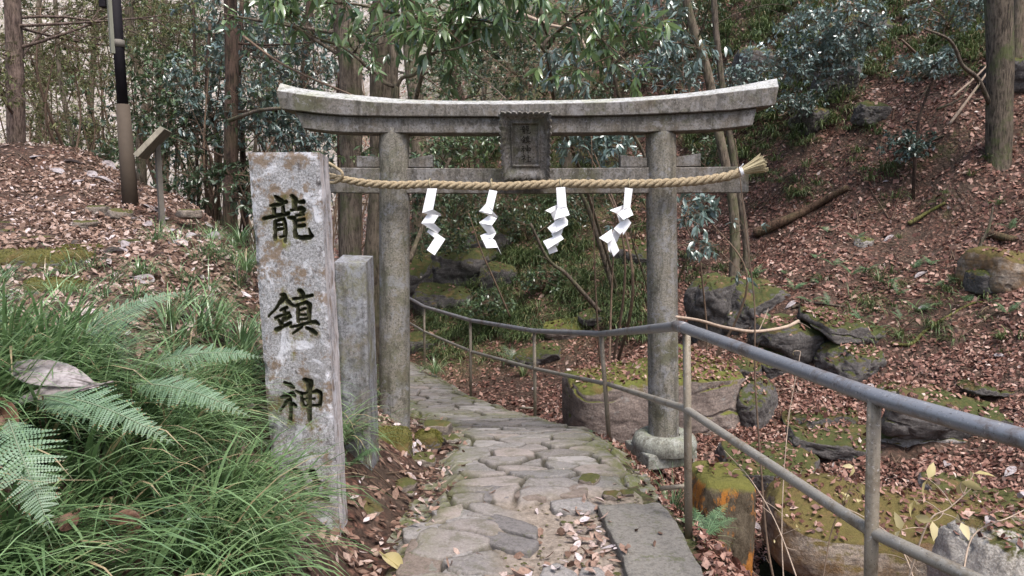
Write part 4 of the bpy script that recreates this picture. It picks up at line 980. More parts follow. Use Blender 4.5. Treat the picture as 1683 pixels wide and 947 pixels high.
for k, (a, b, Y, sx, sz, lb) in enumerate([(692,757,4.85,.17,.09,'small brown stone just below the round mossy stone'), (660,806,4.25,.16,.11,'brown stone with a white flake beside the short stone post'),
    (590,852,3.75,.22,.20,'grey wedge of stone leaning by the foot of the tall carved pillar'), (742,722,5.35,.12,.05,'flat pale stone on the left edge of the path beyond the mossy stone'),
    (1005,815,4.05,.09,.05,'small grey stone at the upper corner of the concrete slab'), (1030,812,4.1,.07,.04,'second small stone at the upper corner of the concrete slab'),
    (968,790,4.3,.12,.06,'grey stone standing proud of the path before the gate'), (940,875,3.6,.055,.03,'grey pebble lying in the dirt left of the concrete slab'), (962,908,3.35,.06,.03,'pebble among the leaves nearest the concrete slab edge'),
    (720,705,5.6,.2,.12,'brown stone in the bank edge beside the left gate pillar'), (640,780,4.6,.2,.14,'earthy stone under the grass behind the short stone post')]):
    rock('small_stone', U(a, b, Y), (sx * 1.2, sx, sz), M['rock_small'], lb, 40 + k, k * .7, .4, 7, .08, 18, 'stone')
for k, (a, b, Y, sx, sz, lb) in enumerate([(165,350,8.0,.26,.16,'brown angular stone left of the pole foot on the bank'), (196,352,7.9,.22,.12,'small angular stone right beside the pole foot'), (25,372,7.4,.50,.10,'flat grey stone slab at the left edge of the bank'),
    (30,384,6.9,.38,.09,'flat stone below the grey slab at the left edge'), (62,398,6.5,.30,.10,'dull stone just above the long mossy one'), (140,372,7.2,.24,.11,'rounded stone in the middle of the leafy bank'), (215,402,6.3,.20,.08,'small stone above the fern on the leafy bank'), (120,312,9.3,.30,.12,'stone near the crest between the cedar and the pole'), (310,352,8.3,.22,.11,'stone at the rim of the bank right of the notice board'), (75,330,9.0,.35,.12,'half buried stone in leaves on the upper bank'), (95,452,5.2,.3,.06,'flat stone between the two mossy stones')]):
    rock('bank_stone', U(a, b, Y), (sx * 1.1, sx * .9, sz), M['rock_small'], lb, 60 + k, k * .9, .5, 7, .08, 22, 'stone')
# rocky outcrops of the ravine
OUT = [
 (700,455,15.4,1.0,1.3,1.3,'dark overhanging rock right of the left gate pillar'), (760,440,15.2,1.5,1.2,1.0,'square dark rock face of the outcrop seen between the gate pillars'),
 (735,492,14.6,1.2,.9,.7,'dark rock at the foot of the outcrop behind the far handrail'), (790,405,16.5,1.4,1.0,1.0,'mossy upper rock of the outcrop under the paper streamers'), (672,480,14.5,.8,.9,1.5,'upright dark rock hard against the left gate pillar'), (820,450,16,.7,.7,.6,'small rock right of the dark outcrop'),
 (1190,520,11.4,.9,.8,1.5,'tall dark rock face right of the right gate pillar'), (1235,500,11.2,.8,.8,.8,'dark split rock above the bare branch'), (1300,548,9.9,1.0,.8,.55,'layered dark rock above the hollow'),
 (1268,590,9.6,.6,.6,.45,'dark rock left of the hollow in the slope'), (1395,592,9.2,.55,.6,.50,'brown rock leaning right of the hollow'), (1372,530,9.7,1.2,.9,.30,'flat ledge of rock roofing the hollow'),
 (1243,672,7.7,.26,.6,.85,'mossy upright stone edge beside the gate, right of the big boulder'), (1225,610,8.6,.4,.5,.5,'dark rock between the big boulder and the hollow'),
 (1250,770,6.6,.9,.7,.55,'wet dark rock in the gully under the handrail'), (1345,690,7.7,.7,.5,.22,'flat rock with a patch of moss and leaves'), (1480,715,7.1,1.3,.35,.18,'weathered rock ledge left of the near handrail post'),
 (1590,815,5.9,.6,.5,.15,'bluish flat rock on the leafy slope'), (1640,845,5.5,.5,.5,.18,'bluish wet rock above the corner boulder'), (1505,640,8.1,.8,.4,.12,'flat grey rock showing through the leaves'), (1620,640,7.9,.6,.35,.10,'low rock with dark moss near the right edge'),
 (1420,400,11.2,.25,.2,.14,'small brown rock poking out of the hillside leaves'), (1330,205,15,.6,.5,.6,'mossy rock wall under the blue leaved branch'), (1430,190,14.4,.6,.5,.5,'green mossed rock on the upper hillside'),
 (1375,140,15.8,.8,.7,.8,'rock under sedges on the upper hillside'), (1660,130,12.6,.9,.8,.6,'dark rock behind the right hand tree trunk'), (1040,420,14.2,.9,.8,.5,'dark overhang just left of the right gate pillar'), (880,585,12.0,.8,.5,.25,'dark wet rock in the bottom of the ravine'),
 (700,560,13,.7,.6,.35,'dark rock beside the far end of the handrail'), (1120,590,9.9,.9,.6,.3,'dark ledge behind the big boulder'), (930,545,13,.7,.5,.3,'small mossy ledge in the middle of the slope'),
 (1405,60,16.5,1.2,.8,.9,'moss covered ledge at the top of the hillside'), (1240,120,17.5,1.0,.8,.9,'dark mossy ledge above the right end of the lintel'), (980,520,12.6,.6,.4,.2,'ledge of rock with ferns over it'),
]
for k, (a, b, Y, sx, sy, sz, lb) in enumerate(OUT):
    mt = 'rock_dark'
    if k in (19, 21, 17, 18, 16): mt = 'rock_grey'
    if k in (29, 30): mt = 'boulder'
    c_ = G(a, b, 4) if Y > 6 else U(a, b, Y)
    if Y > 6: c_ = c_ + np.array([0, -.12 * sy, -.10 * sz])
    rock('outcrop_rock', c_, (sx * 1.1, sy * 1.1, sz), M[mt], lb, 100 + k, (k * 1.3) % 1.2 - .6, .35, 8, .15, 44, 'rock', (.25 if Y > 9 else .05, .15 * ((k % 3) - 1)), fine=.06)
rock('outcrop_rock', G(1560, 700) + np.array([.1, -.1, .02]), (2.1, .6, .42), M['rock_dark'], 'long dark overhanging ledge running down to the right behind the near handrail post', 301, .1, .5, 7, .14, 60, 'rock', (.3, .26), fine=.06)
rock('outcrop_rock', G(1392, 735) + np.array([0, -.05, 0]), (1.2, .4, .22), M['rock_dark'], 'thin dark crack edged rock in the leaves left of the near handrail post', 302, -.1, .5, 7, .14, 44, 'rock', (.2, .2), fine=.06)
# water in the gully
mb = MB(); nw = 14; xs = np.linspace(1.35, 3.0, nw); 
mb.add([(1.3, 4.2, -1.16), (3.6, 3.2, -1.16), (3.4, 5.1, -1.16), (2.4, 6.6, -1.16), (1.55, 6.2, -1.16)], [(0, 1, 2, 3)], [(0, 3, 4)])
tag(mb.build('water', M['water'], smooth=False), kind='structure')
# ------------------------------------------------------------------ plants
def up_on(n): return np.tile([0, 0, 1.0], (n, 1))
def rosettes(mb, rng, tips, dirs, n=7, L=.1, W=.3, kind='l', droop=.25, down=.15, rr=(0, 1), spread=1.0):
    """whorls of leaves at twig tips"""
    m = len(tips); tips = np.asarray(tips); dirs = nrm(dirs)
    cnt = rng.integers(max(2, n - 2), n + 3, m); idx = np.repeat(np.arange(m), cnt); N_ = len(idx)
    D = dirs[idx]; rv = rng.normal(size=(N_, 3)); rv = nrm(rv - D * (rv * D).sum(1)[:, None])
    D2 = nrm(D * rng.uniform(.15, .9, N_)[:, None] + rv * spread + np.array([0, 0, -down]))
    back = rng.uniform(0, .5, N_) * L
    P0 = tips[idx] - D * back[:, None]
    Nn = nrm(np.tile([0, 0, 1.], (N_, 1)) + .45 * rng.normal(size=(N_, 3)) + D * .2)
    Ln = L * rng.uniform(.55, 1.15, N_); tr = rng.uniform(rr[0], rr[1], m)[idx] * .55 + rng.uniform(rr[0], rr[1], N_) * .45
    if kind == 'l': leaves(mb, P0, D2, Nn, Ln, Ln * W, droop * rng.uniform(.3, 1.5, N_), .22, tr)
    else: leafq(mb, P0, D2, Nn, Ln, Ln * W, droop * rng.uniform(.3, 1.5, N_), tr)
def curve3(a, b, rng, sag=.1, n=6):
    a = np.asarray(a); b = np.asarray(b); L = np.linalg.norm(b - a); t = np.linspace(0, 1, n)[:, None]
    c = (a + b) / 2 + rng.normal(size=3) * L * .13 + np.array([0, 0, sag * L])
    return a * (1 - t) ** 2 + c * 2 * t * (1 - t) + b * t * t
def plant(name, label, cat, cx_, cy_, Y, size, K, tips, leaf=('leaf_shrub', .10, .32, 'l'), seed=0, base=None, trunk_r=.03, stems=3, droop=.25, down=.15, group=None, n=7, rr=(0, 1), bark='bark_twig', trunkpath=None, spread=1.0, dirbias=(0, 0, .3)):
    rng = np.random.default_rng(seed); c = U(cx_, cy_, Y); s = np.array(size)
    if base is None and cx_ > 680 and Y > 10.2: base = G(min(cx_ + rng.uniform(-20, 20), 1675), cy_ + size[2] * F / Y * .75, 9)
    if base is None: bx, by = c[0] + rng.uniform(-.2, .2), c[1] + rng.uniform(0, .3); base = np.array([bx, by, H1(bx, by) - .05])
    base = np.asarray(base, float)
    o = empty(name, base, label, cat, group)
    # clump centres in the crown
    q = nrm(rng.normal(size=(K, 3))) * (rng.uniform(0.05, 1, K) ** .45)[:, None]; q[:, 2] *= .9
    C_ = c + q * s
    hb = H(C_[:, 0], C_[:, 1]); C_[:, 2] = np.maximum(C_[:, 2], hb + .12)
    mt = MB(); tops = []
    if trunkpath is not None:
        for tp, r0, r1 in trunkpath:
            P_ = catmull(tp, 7); tube(mt, P_, np.linspace(r0, r1, len(P_)), 10, bump=.10, seed=seed); tops.append(P_)
    else:
        for k in range(stems):
            e = c + (rng.uniform(-.5, .5, 3)) * s + np.array([0, 0, s[2] * .2]); mid = base * .5 + e * .5 + rng.normal(size=3) * .12 * np.linalg.norm(e - base)
            P_ = catmull([base + rng.normal(size=3) * np.array([.04, .04, 0]), mid, e], 8); r = trunk_r * rng.uniform(.6, 1)
            tube(mt, P_, np.linspace(r, r * .3, len(P_)), 7, bump=.1, seed=k); tops.append(P_)
    mt.build('trunk', M[bark], o)
    allp = np.vstack(tops); tp_ = []; td_ = []; ml = MB(); mbk = MB()
    for cc in C_:
        d = np.linalg.norm(allp - cc, axis=1) + np.where(allp[:, 2] > cc[2] + .1, .5, 0); a = allp[np.argmin(d)]
        P_ = curve3(a, cc, rng, .05); tube(mbk, P_, np.linspace(max(.004, trunk_r * .22), .003, len(P_)), 5, cap=False)
        axis = nrm(P_[-1] - P_[-3] + 1e-6)
        for j in range(tips):
            d_ = nrm(axis * .6 + rng.normal(size=3) * .75 + np.array(dirbias)); l = rng.uniform(.12, .34) * (s.mean() ** .5) * (leaf[1] / .1) ** .3
            st = P_[rng.integers(len(P_) // 2, len(P_))]; e = st + d_ * l + np.array([0, 0, -down * l * .5])
            tube(mbk, [st, (st + e) / 2 + np.array([0, 0, .02]), e], [.003, .0022, .0015], 4, cap=False); tp_.append(e); td_.append(d_)
    mbk.build('branches', M[bark], o)
    rosettes(ml, rng, np.array(tp_), np.array(td_), n, leaf[1], leaf[2], leaf[3], droop, down, rr, spread); ml.build('foliage', M[leaf[0]], o)
    return o
def trunk_tree(label, pts, r0, r1, bark, seed=0, limbs=5, name='tree', crown=None, cat='tree', group=None, flare=1.35, limb_y=(0.35, 1), limbL=1.6, leaf=('leaf_shrub', .09, .34, 'q'), tips=5, n=6, sides=18, rr=(0, 1), down=.2, ground=True, limbdir=None):
    """tree whose trunk is traced; pts = [(px,py,Y)...] from the foot up"""
    rng = np.random.default_rng(seed); P_ = [U(*p) for p in pts]
    if ground: b = P_[0].copy(); b[2] = min(b[2], H1(b[0], b[1])) - .25 - r0 * 1.5; P_ = [b] + P_ if b[2] < P_[0][2] - .1 else [b] + P_[1:]
    o = empty(name, P_[0], label, cat, group)
    C_ = catmull(P_, 10); s = np.linspace(0, 1, len(C_)); R = r0 + (r1 - r0) * s; R = R * (1 + (flare - 1) * np.exp(-s * len(P_) * 3.2))
    mb = MB(); tube(mb, C_, R, sides, bump=.09, seed=seed); mb.build('trunk', M[bark], o)
    if limbs:
        ml = MB(); tp_ = []; td_ = []
        for k in range(limbs):
            i = int(rng.uniform(*limb_y) * (len(C_) - 1)); a = C_[i]; th = rng.uniform(0, 2 * np.pi)
            d = np.array([math.cos(th), math.sin(th) * .7, rng.uniform(-.1, .6)]) if limbdir is None else nrm(np.array(limbdir) + rng.normal(size=3) * .4)
            e = a + nrm(d) * limbL * rng.uniform(.5, 1.2); Pl = curve3(a, e, rng, .08, 8); rl = R[i] * .22
            tube(ml, Pl, np.linspace(rl, rl * .3, 8), 6, cap=False)
            for m_ in range(5):
                a2 = Pl[rng.integers(2, 8)]; e2 = a2 + nrm(d + rng.normal(size=3) * .8) * limbL * rng.uniform(.2, .45); P2 = curve3(a2, e2, rng, -.05, 5)
                tube(ml, P2, np.linspace(rl * .35, .003, 5), 5, cap=False)
                for j in range(tips):
                    st = P2[rng.integers(1, 5)]; dd_ = nrm(rng.normal(size=3) + (e2 - a2)); e3 = st + dd_ * rng.uniform(.08, .3); tube(ml, [st, e3], [.0025, .0015], 3, cap=False); tp_.append(e3); td_.append(dd_)
        ml.build('limbs', M[bark], o)
        if leaf is not None:
            mf = MB(); rosettes(mf, rng, np.array(tp_), np.array(td_), n, leaf[1], leaf[2], leaf[3], .25, down, rr); mf.build('crown', M[leaf[0]], o)
    return o
def branch(name, label, pts, r0, r1, mat, cat='branch', subs=0, seed=0, sub_r=.3, subL=.35, group=None, ground=False, kids=()):
    rng = np.random.default_rng(seed)
    if name.startswith('fallen') and pts[0][2] < 14 and 'pole' not in label and 'above the slanting' not in label:
        pts = [G(p[0], min(p[1], 900), 5) + np.array([0, -.02, r0 * .55]) if p[0] < 1683 else p for p in pts]
        for q_ in range(1, len(pts)):
            if isinstance(pts[q_], tuple): pts[q_] = pts[q_ - 1] + (U(*pts[q_]) - U(pts[q_][0] - 40, pts[q_][1] - 5, pts[q_][2]))
        CPTS = np.array(pts)
    else: CPTS = None
    C_ = catmull([U(*p) if len(p) == 3 and p[0] > 5 or len(p) == 3 and abs(p[1]) > 20 else np.array(p) for p in pts], 8) if CPTS is None else catmull(CPTS, 8)
    if ground: C_[0][2] = min(C_[0][2], H1(C_[0][0], C_[0][1]) - .03)
    mb = MB(); tube(mb, C_, np.linspace(r0, r1, len(C_)), 8, bump=.12, seed=seed)
    for k in range(subs):
        i = rng.integers(2, len(C_) - 1); a = C_[i]; t = nrm(C_[i] - C_[i - 2]); e = a + nrm(t + rng.normal(size=3) * .7 + np.array([0, 0, .25])) * subL * rng.uniform(.4, 1.1)
        P_ = curve3(a, e, rng, .05, 6); r_ = (r0 + (r1 - r0) * i / len(C_)) * sub_r; tube(mb, P_, np.linspace(r_, r_ * .35, 6), 5, cap=False)
    for kp in kids: Ck = catmull([U(*p) for p in kp[0]], 8); tube(mb, Ck, np.linspace(kp[1], kp[2], len(Ck)), 7, bump=.1)
    return tag(mb.build(name, mat), label, cat, group)

# --- tree trunks -------------------------------------------------------------
CON = ('leaf_conifer', .085, .20, 'q')
trunk_tree('straight reddish cedar trunk at the far left edge, rooted on the leafy crest', [(28,256,10.4),(25,120,10.4),(20,-10,10.4),(15,-160,10.4)], .125, .095, 'bark_cedar', 1, 10, leaf=CON, limbL=1.9, limb_y=(.3, 1), tips=10, n=9, rr=(.2, 1), name='cedar_tree')
trunk_tree('thin dark brown trunk between the notice board and the carved stone pillar', [(378,372,9.7),(379,250,9.7),(381,120,9.7),(379,20,9.7),(375,-120,9.7)], .10, .075, 'bark_dark', 2, 8, leaf=('leaf_blue', .10, .34, 'l'), limb_y=(.35, 1), limbL=1.4, tips=3)
trunk_tree('leaning brown trunk rising behind the left end of the lintel', [(576,430,8.7),(577,300,8.7),(577,155,8.7),(573,90,8.7),(562,30,8.7),(550,-60,8.7)], .135, .115, 'bark_brown', 3, 5, leaf=('leaf_long', .14, .28, 'l'), limb_y=(.6, 1), limbL=1.2, tips=3)
trunk_tree('thickest brown trunk, directly behind the left gate pillar', [(615,520,9.4),(632,300,9.4),(631,160,9.4),(633,80,9.4),(634,0,9.4),(636,-90,9.4)], .20, .155, 'bark_pale', 4, 5, leaf=('leaf_long', .14, .28, 'l'), limb_y=(.65, 1), limbL=1.3, tips=3)
trunk_tree('slender stem pressed against the thick trunk behind the left gate pillar', [(650,340,8.9),(649,160,8.9),(646,70,8.9),(650,-40,8.9)], .045, .035, 'bark_pale', 5, 0)
trunk_tree('mossy trunk just right of the thick trunk, behind the lintel', [(692,420,17),(686,200,17),(676,100,17),(668,-20,17)], .20, .16, 'bark_pale', 6, 3, leaf=('leaf_shrub', .10, .3, 'l'), limbL=1.3)
T5 = trunk_tree('stout grey barked trunk standing on the hillside near the right edge', [(1641,252,10.9),(1643,150,10.9),(1643,60,10.9),(1640,-20,10.9),(1636,-140,10.9)], .165, .185, 'bark_mossy', 7, 3, flare=2.0, leaf=None, limb_y=(.75, 1))
trunk_tree('narrow trunk behind the stout right hand tree', [(1672,190,11.8),(1670,90,11.8),(1680,-40,11.8)], .10, .09, 'bark_pale', 8, 0)
trunk_tree('slim tan trunk rising past the right end of the straw rope', [(1208,400,11.6),(1203,323,11.6),(1181,217,11.6),(1163,120,11.6),(1135,30,11.6),(1115,-60,11.6)], .085, .06, 'bark_pale', 9, 4, leaf=('leaf_blue', .10, .34, 'l'), limb_y=(.5, 1), tips=3)
trunk_tree('twin of the slim tan trunk, darker and just right of it', [(1226,400,12.2),(1205,260,12.2),(1188,150,12.2),(1176,40,12.2),(1170,-60,12.2)], .06, .045, 'bark_brown', 10, 2, limb_y=(.6, 1), tips=3)
BG = [([(930,210),(905,110),(893,20),(880,-60)],17.5,.13,'dark leaning trunk right of the plaque, far up the slope'),([(968,190),(950,110),(938,40),(905,-60)],18.5,.11,'second leaning trunk right of the plaque'),
 ([(1013,200),(1006,110),(1002,30),(1000,-40)],19.5,.11,'upright trunk above the middle of the right half of the lintel'),([(1122,150),(1127,60),(1131,-30)],20,.16,'thick distant trunk above the right gate pillar'),
 ([(1062,180),(1072,90),(1100,-20)],19,.07,'thin trunk leaning right, left of the right gate pillar'),([(858,170),(857,80),(859,-30)],20,.07,'thin upright trunk directly above the plaque'),([(783,250),(748,120),(752,30),(755,-40)],18,.10,'pale trunk above the second paper streamer'),
 ([(790,240),(800,120),(830,30),(845,-60)],21,.08,'thin trunk leaning right above the left half of the lintel'),([(232,270),(232,210),(240,160),(215,60),(212,-40)],12.5,.085,'crooked trunk between the pole and the notice board'),([(122,262),(112,200),(98,120),(92,20),(88,-40)],14,.05,'thin trunk left of the pole'),
 ([(326,330),(322,220),(320,120),(318,0)],11.5,.028,'thin dark stem left of the dark brown trunk'),([(338,340),(341,200),(352,90),(350,-20)],12,.022,'second thin dark stem left of the dark brown trunk'),([(402,330),(398,230),(392,120),(398,0)],10.4,.045,'thin dark stem just right of the dark brown trunk'),
 ([(354,345),(360,240),(340,150),(345,40)],10.9,.03,'bent dark stem hugging the left of the dark brown trunk'),([(500,290),(497,180),(505,60),(512,-20)],15,.10,'distant trunk under the left end of the lintel'),([(62,252),(70,150),(64,40),(66,-30)],17,.07,'thin trunk right of the cedar'),
 ([(150,250),(150,150),(158,40),(160,-40)],20,.09,'distant pale trunk between cedar and pole'),([(268,270),(262,150),(270,30),(268,-40)],22,.12,'distant trunk right of the pole'),([(448,240),(442,120),(446,0)],24,.11,'distant trunk above the carved stone pillar'),
 ([(418,300),(425,180),(436,60),(430,-30)],13,.035,'thin leaning stem above the carved stone pillar'),([(1285,200),(1290,90),(1270,-20)],18,.06,'thin trunk above the right tip of the lintel'),([(1432,120),(1450,40),(1452,-30)],17,.05,'thin trunk at the top of the right hillside'),
 ([(557,330),(556,220),(556,120)],9.2,.018,'thin grey stem left of the leaning brown trunk')]
for k, (pp, Y, r, lb) in enumerate(BG):
    trunk_tree(lb, [(a, b, Y) for a, b in pp], r, r * .75, ['bark_pale', 'bark_brown', 'bark_dark', 'bark_pale'][k % 4] if k not in (10, 11, 12, 13) else 'bark_dark', 20 + k, 3 if Y < 22 else 2, leaf=('leaf_shrub', .10 if Y < 15 else .15, .36, 'q'), limb_y=(.35, 1), limbL=1.3, tips=4, n=6, sides=10, name='thin_tree')

# --- leafy plants ------------------------------------------------------------
SH = ('leaf_shrub', .10, .33, 'l'); BLU = ('leaf_blue', .095, .36, 'l'); LNG = ('leaf_long', .185, .26, 'l'); SM = ('leaf_shrub', .085, .40, 'q'); BSM = ('leaf_blue', .085, .42, 'q')
PL_ = [ # label, px,py,Y,size,K,tips,leaf,rr
 ('broadleaf tree with mid green leaves right of the pole', 262,150,11.5,(.75,.7,.75),34,7,SH,(.1,.8)),
 ('dull green bush behind the notice board', 300,210,11.0,(.6,.6,.6),30,7,SH,(0,.6)),
 ('bluish leaved shrub left of the carved stone pillar', 345,150,10.6,(.75,.6,.75),36,7,BLU,(.1,1)),
 ('dense dark shrub at the foot of the dark brown trunk', 330,285,10.2,(.75,.5,.55),34,7,SH,(0,.45)),
 ('blue grey shrub above the carved stone pillar', 430,195,10.0,(.65,.5,.6),32,7,BLU,(0,.8)),
 ('dark low shrub between the dark trunk and the carved pillar', 420,310,9.0,(.45,.4,.4),22,6,SH,(0,.5)),
 ('pale leaved bush under the left tip of the lintel', 480,215,11.5,(.6,.5,.7),30,6,BLU,(.2,1)),
 ('green bush between the two brown trunks', 600,60,12.5,(.75,.6,.7),30,6,SH,(.1,.7)),
 ('grey green thicket above the left tip of the lintel', 500,95,11.8,(.8,.6,.6),36,6,BLU,(.1,.9)),
 ('tall thicket at the top edge above the carved stone pillar', 420,60,11.8,(.9,.7,.6),38,6,BLU,(.1,.8)),
 ('low evergreen shrub on the crest beside the cedar', 165,262,13.0,(.7,.5,.22),18,6,SM,(.3,.9)),
 ('sparse twiggy bush behind the crest left of the pole', 110,180,14.0,(1.1,.8,.9),26,6,CON,(.1,.8)),
 ('feathery conifer spray in the top left corner', 90,60,11.5,(1.3,.8,.7),34,9,CON,(.1,.9)),
 ('feathery conifer behind the crest right of the cedar', 60,190,13.0,(.9,.7,.8),26,8,CON,(.2,1)),
 ('leafy green bush directly under the left half of the lintel', 745,240,12.5,(.75,.5,.35),28,6,SH,(.3,1)),
 ('shrub behind the central plaque', 840,235,13.5,(.8,.6,.5),26,6,SH,(.1,.7)),
 ('shrub with pale shining leaves behind the right pillar wedges', 985,238,9.8,(.55,.4,.26),20,6,('leaf_blue', .13, .32, 'l'),(.3,1)),
 ('dark green thicket above the plaque', 880,110,15.5,(1.3,.9,.9),46,6,SM,(0,.6)),
 ('green thicket above the left half of the lintel', 740,120,14.5,(1.1,.8,.75),40,6,SM,(.2,.9)),
 ('green thicket left of the top right trunks', 1050,90,16.5,(1.3,.9,.9),44,6,SM,(0,.6)),
 ('bluish shrub above the right gate pillar', 1090,115,11.5,(.75,.5,.4),30,6,BLU,(.2,1)),
 ('blue leaved spreading shrub beyond the right tip of the lintel', 1330,100,12.6,(1.1,.6,.42),64,8,('leaf_blue', .09, .45, 'q'),(.6,1)),
 ('blue leaved shrub at the top edge right of centre', 1370,40,12.3,(1.0,.6,.35),50,8,('leaf_blue', .085, .45, 'q'),(.5,1)),
 ('bluish green shrub behind the right tip of the lintel', 1225,130,13.5,(.7,.5,.45),32,7,BSM,(.3,1)),
 ('dusky shrub right of the lintel tip, lower part', 1300,170,14.0,(.7,.4,.22),22,6,BSM,(.2,.8)),
 ('small flat blue leaved shrub in front of the stout tree', 1520,105,11.5,(.52,.4,.20),26,7,BSM,(.3,1)),
 ('small grey green shrub on the open hillside', 1490,240,11.6,(.34,.3,.26),20,7,BSM,(0,.6)),
 ('shrub at the top edge above the stout tree', 1560,20,12.6,(.9,.6,.35),32,7,BSM,(.3,1)),
 ('dark green shrub behind the slim tan trunk', 1165,265,12.8,(.4,.3,.45),20,6,SM,(.1,.8)),
 ('bushy undergrowth under the nuki beam right of the left pillar', 740,350,14.8,(1.0,.7,.6),40,6,SM,(0,.6)),
 ('undergrowth behind the second paper streamer', 830,340,15.5,(.9,.6,.6),34,6,SM,(.1,.7)),
 ('undergrowth behind the third paper streamer', 960,340,15,(.8,.6,.5),26,6,SM,(0,.5)),
 ('glossy shrub hanging over the slope right of the right gate pillar', 1150,345,8.6,(.28,.3,.16),9,5,('leaf_blue', .12, .34, 'l'),(.4,1)),
 ('far bush on the pale hillside left of the pole', 60,120,24,(2.4,1.2,1.2),26,6,('leaf_conifer', .2, .35, 'q'),(.1,.8)),
 ('far bush on the pale hillside right of the pole', 290,60,24,(2.2,1.2,1.6),26,6,('leaf_shrub', .2, .4, 'q'),(.2,.9)),
 ('far bush on the pale hillside above the left lintel tip', 480,60,25,(2.0,1.2,1.6),28,6,('leaf_shrub', .2, .4, 'q'),(.2,.9)),
 ('feathery conifer branch mass behind the cedar', 130,130,14.5,(1.3,.7,.9),34,9,CON,(.2,1)),
 ('feathery conifer foliage at the top edge right of the pole', 250,40,13.5,(1.1,.7,.6),34,9,CON,(.2,1)),
 ('dark thicket in the middle of the slope above the central plaque', 960,170,16.5,(1.5,.8,.7),50,6,SM,(0,.7)),
 ('dark thicket above the left half of the lintel, high on the slope', 800,60,19,(1.8,1,1.0),52,7,('leaf_shrub', .12, .4, 'q'),(0,.7)),
 ('olive thicket at the top edge above the right gate pillar', 1120,50,18.5,(1.5,.8,.9),50,7,('leaf_shrub', .11, .4, 'q'),(0,.6)),
 ('green undergrowth on the slope beneath the plaque', 880,370,16,(1.1,.6,.5),36,6,SM,(0,.7)),
 ('green undergrowth on the slope left of the right gate pillar', 1030,310,15.5,(.9,.6,.5),32,6,SM,(0,.6)),
 ('low green bush between the left gate pillar and the thickest trunk', 700,300,11.5,(.4,.4,.5),22,6,SH,(.1,.8)),
 ('light olive twiggy bush on the far side of the crest, right of the cedar', 110,225,16,(1.3,.7,.6),30,8,('leaf_conifer', .10, .3, 'q'),(.4,1)),
 ('light green bush behind the notice board and the pole', 250,235,14,(.9,.6,.6),30,7,('leaf_shrub', .10, .36, 'q'),(.4,1)),
 ('pale green tree crown at the top edge left of the dark brown trunk', 330,40,15,(1.2,.8,.8),40,7,('leaf_shrub', .10, .36, 'q'),(.4,1)),
 ('pale green foliage between the dark brown trunk and the leaning brown trunk', 480,150,15,(1.2,.8,.9),44,7,('leaf_shrub', .10, .36, 'q'),(.35,1)),
 ('yellowish green far bush low behind the thin dark stems', 380,280,16,(1.3,.8,.7),34,7,('leaf_shrub', .11, .36, 'q'),(.5,1)),
 ('grey green far bush under the left end of the lintel', 530,270,15,(.9,.6,.7),34,7,('leaf_blue', .11, .36, 'q'),(.2,.9)),
 ('fine pale foliage filling the gap between the cedar and the pole', 120,90,18,(2.0,.8,1.3),60,9,('leaf_conifer', .10, .34, 'q'),(.5,1)),
 ('fine grey green foliage at the top edge above the notice board', 280,100,18,(1.7,.8,1.3),60,9,('leaf_shrub', .10, .36, 'q'),(.4,1)),
 ('fine foliage wall above the carved stone pillar, far behind', 430,110,18,(1.7,.8,1.3),60,9,('leaf_blue', .10, .36, 'q'),(.3,1)),
 ('fine light foliage behind the left tip of the lintel', 560,60,18,(1.5,.8,1.1),50,9,('leaf_shrub', .10, .36, 'q'),(.4,1)),
 ('light foliage low on the far slope left of the pole', 150,215,19,(1.7,.8,.6),40,9,('leaf_shrub', .11, .36, 'q'),(.4,1)),
 ('dim foliage in the far left corner beside the cedar', 5,110,15,(.9,.8,1.3),40,9,('leaf_conifer', .09, .34, 'q'),(.3,1)),
 ('mossy green undergrowth on the bank behind the first paper streamer', 720,400,14.5,(.7,.5,.3),26,7,SM,(0,.8)),
 ('mossy green undergrowth on the bank behind the far handrail posts', 800,500,13.2,(.6,.4,.25),24,7,SM,(0,.8)),
 ('mossy green undergrowth on the middle of the slope behind the third streamer', 900,460,14,(.7,.4,.25),24,7,SM,(0,.8)),
 ('far tree canopy at the top left', 200,20,20,(3.0,1.2,1.0),44,6,('leaf_conifer', .16, .3, 'q'),(.1,.8)),
]
for k, (lb, a, b, Y, s, K, tp, lf, rr) in enumerate(PL_):
    if Y >= 18: tp = 8
    lowb = b > 300 and a > 700
    plant('shrub', lb, 'shrub', a, b, Y, s, K, tp, lf, 200 + k, rr=rr, trunk_r=.028 if Y < 18 else .05, droop=.22, stems=2 if lowb else 4)
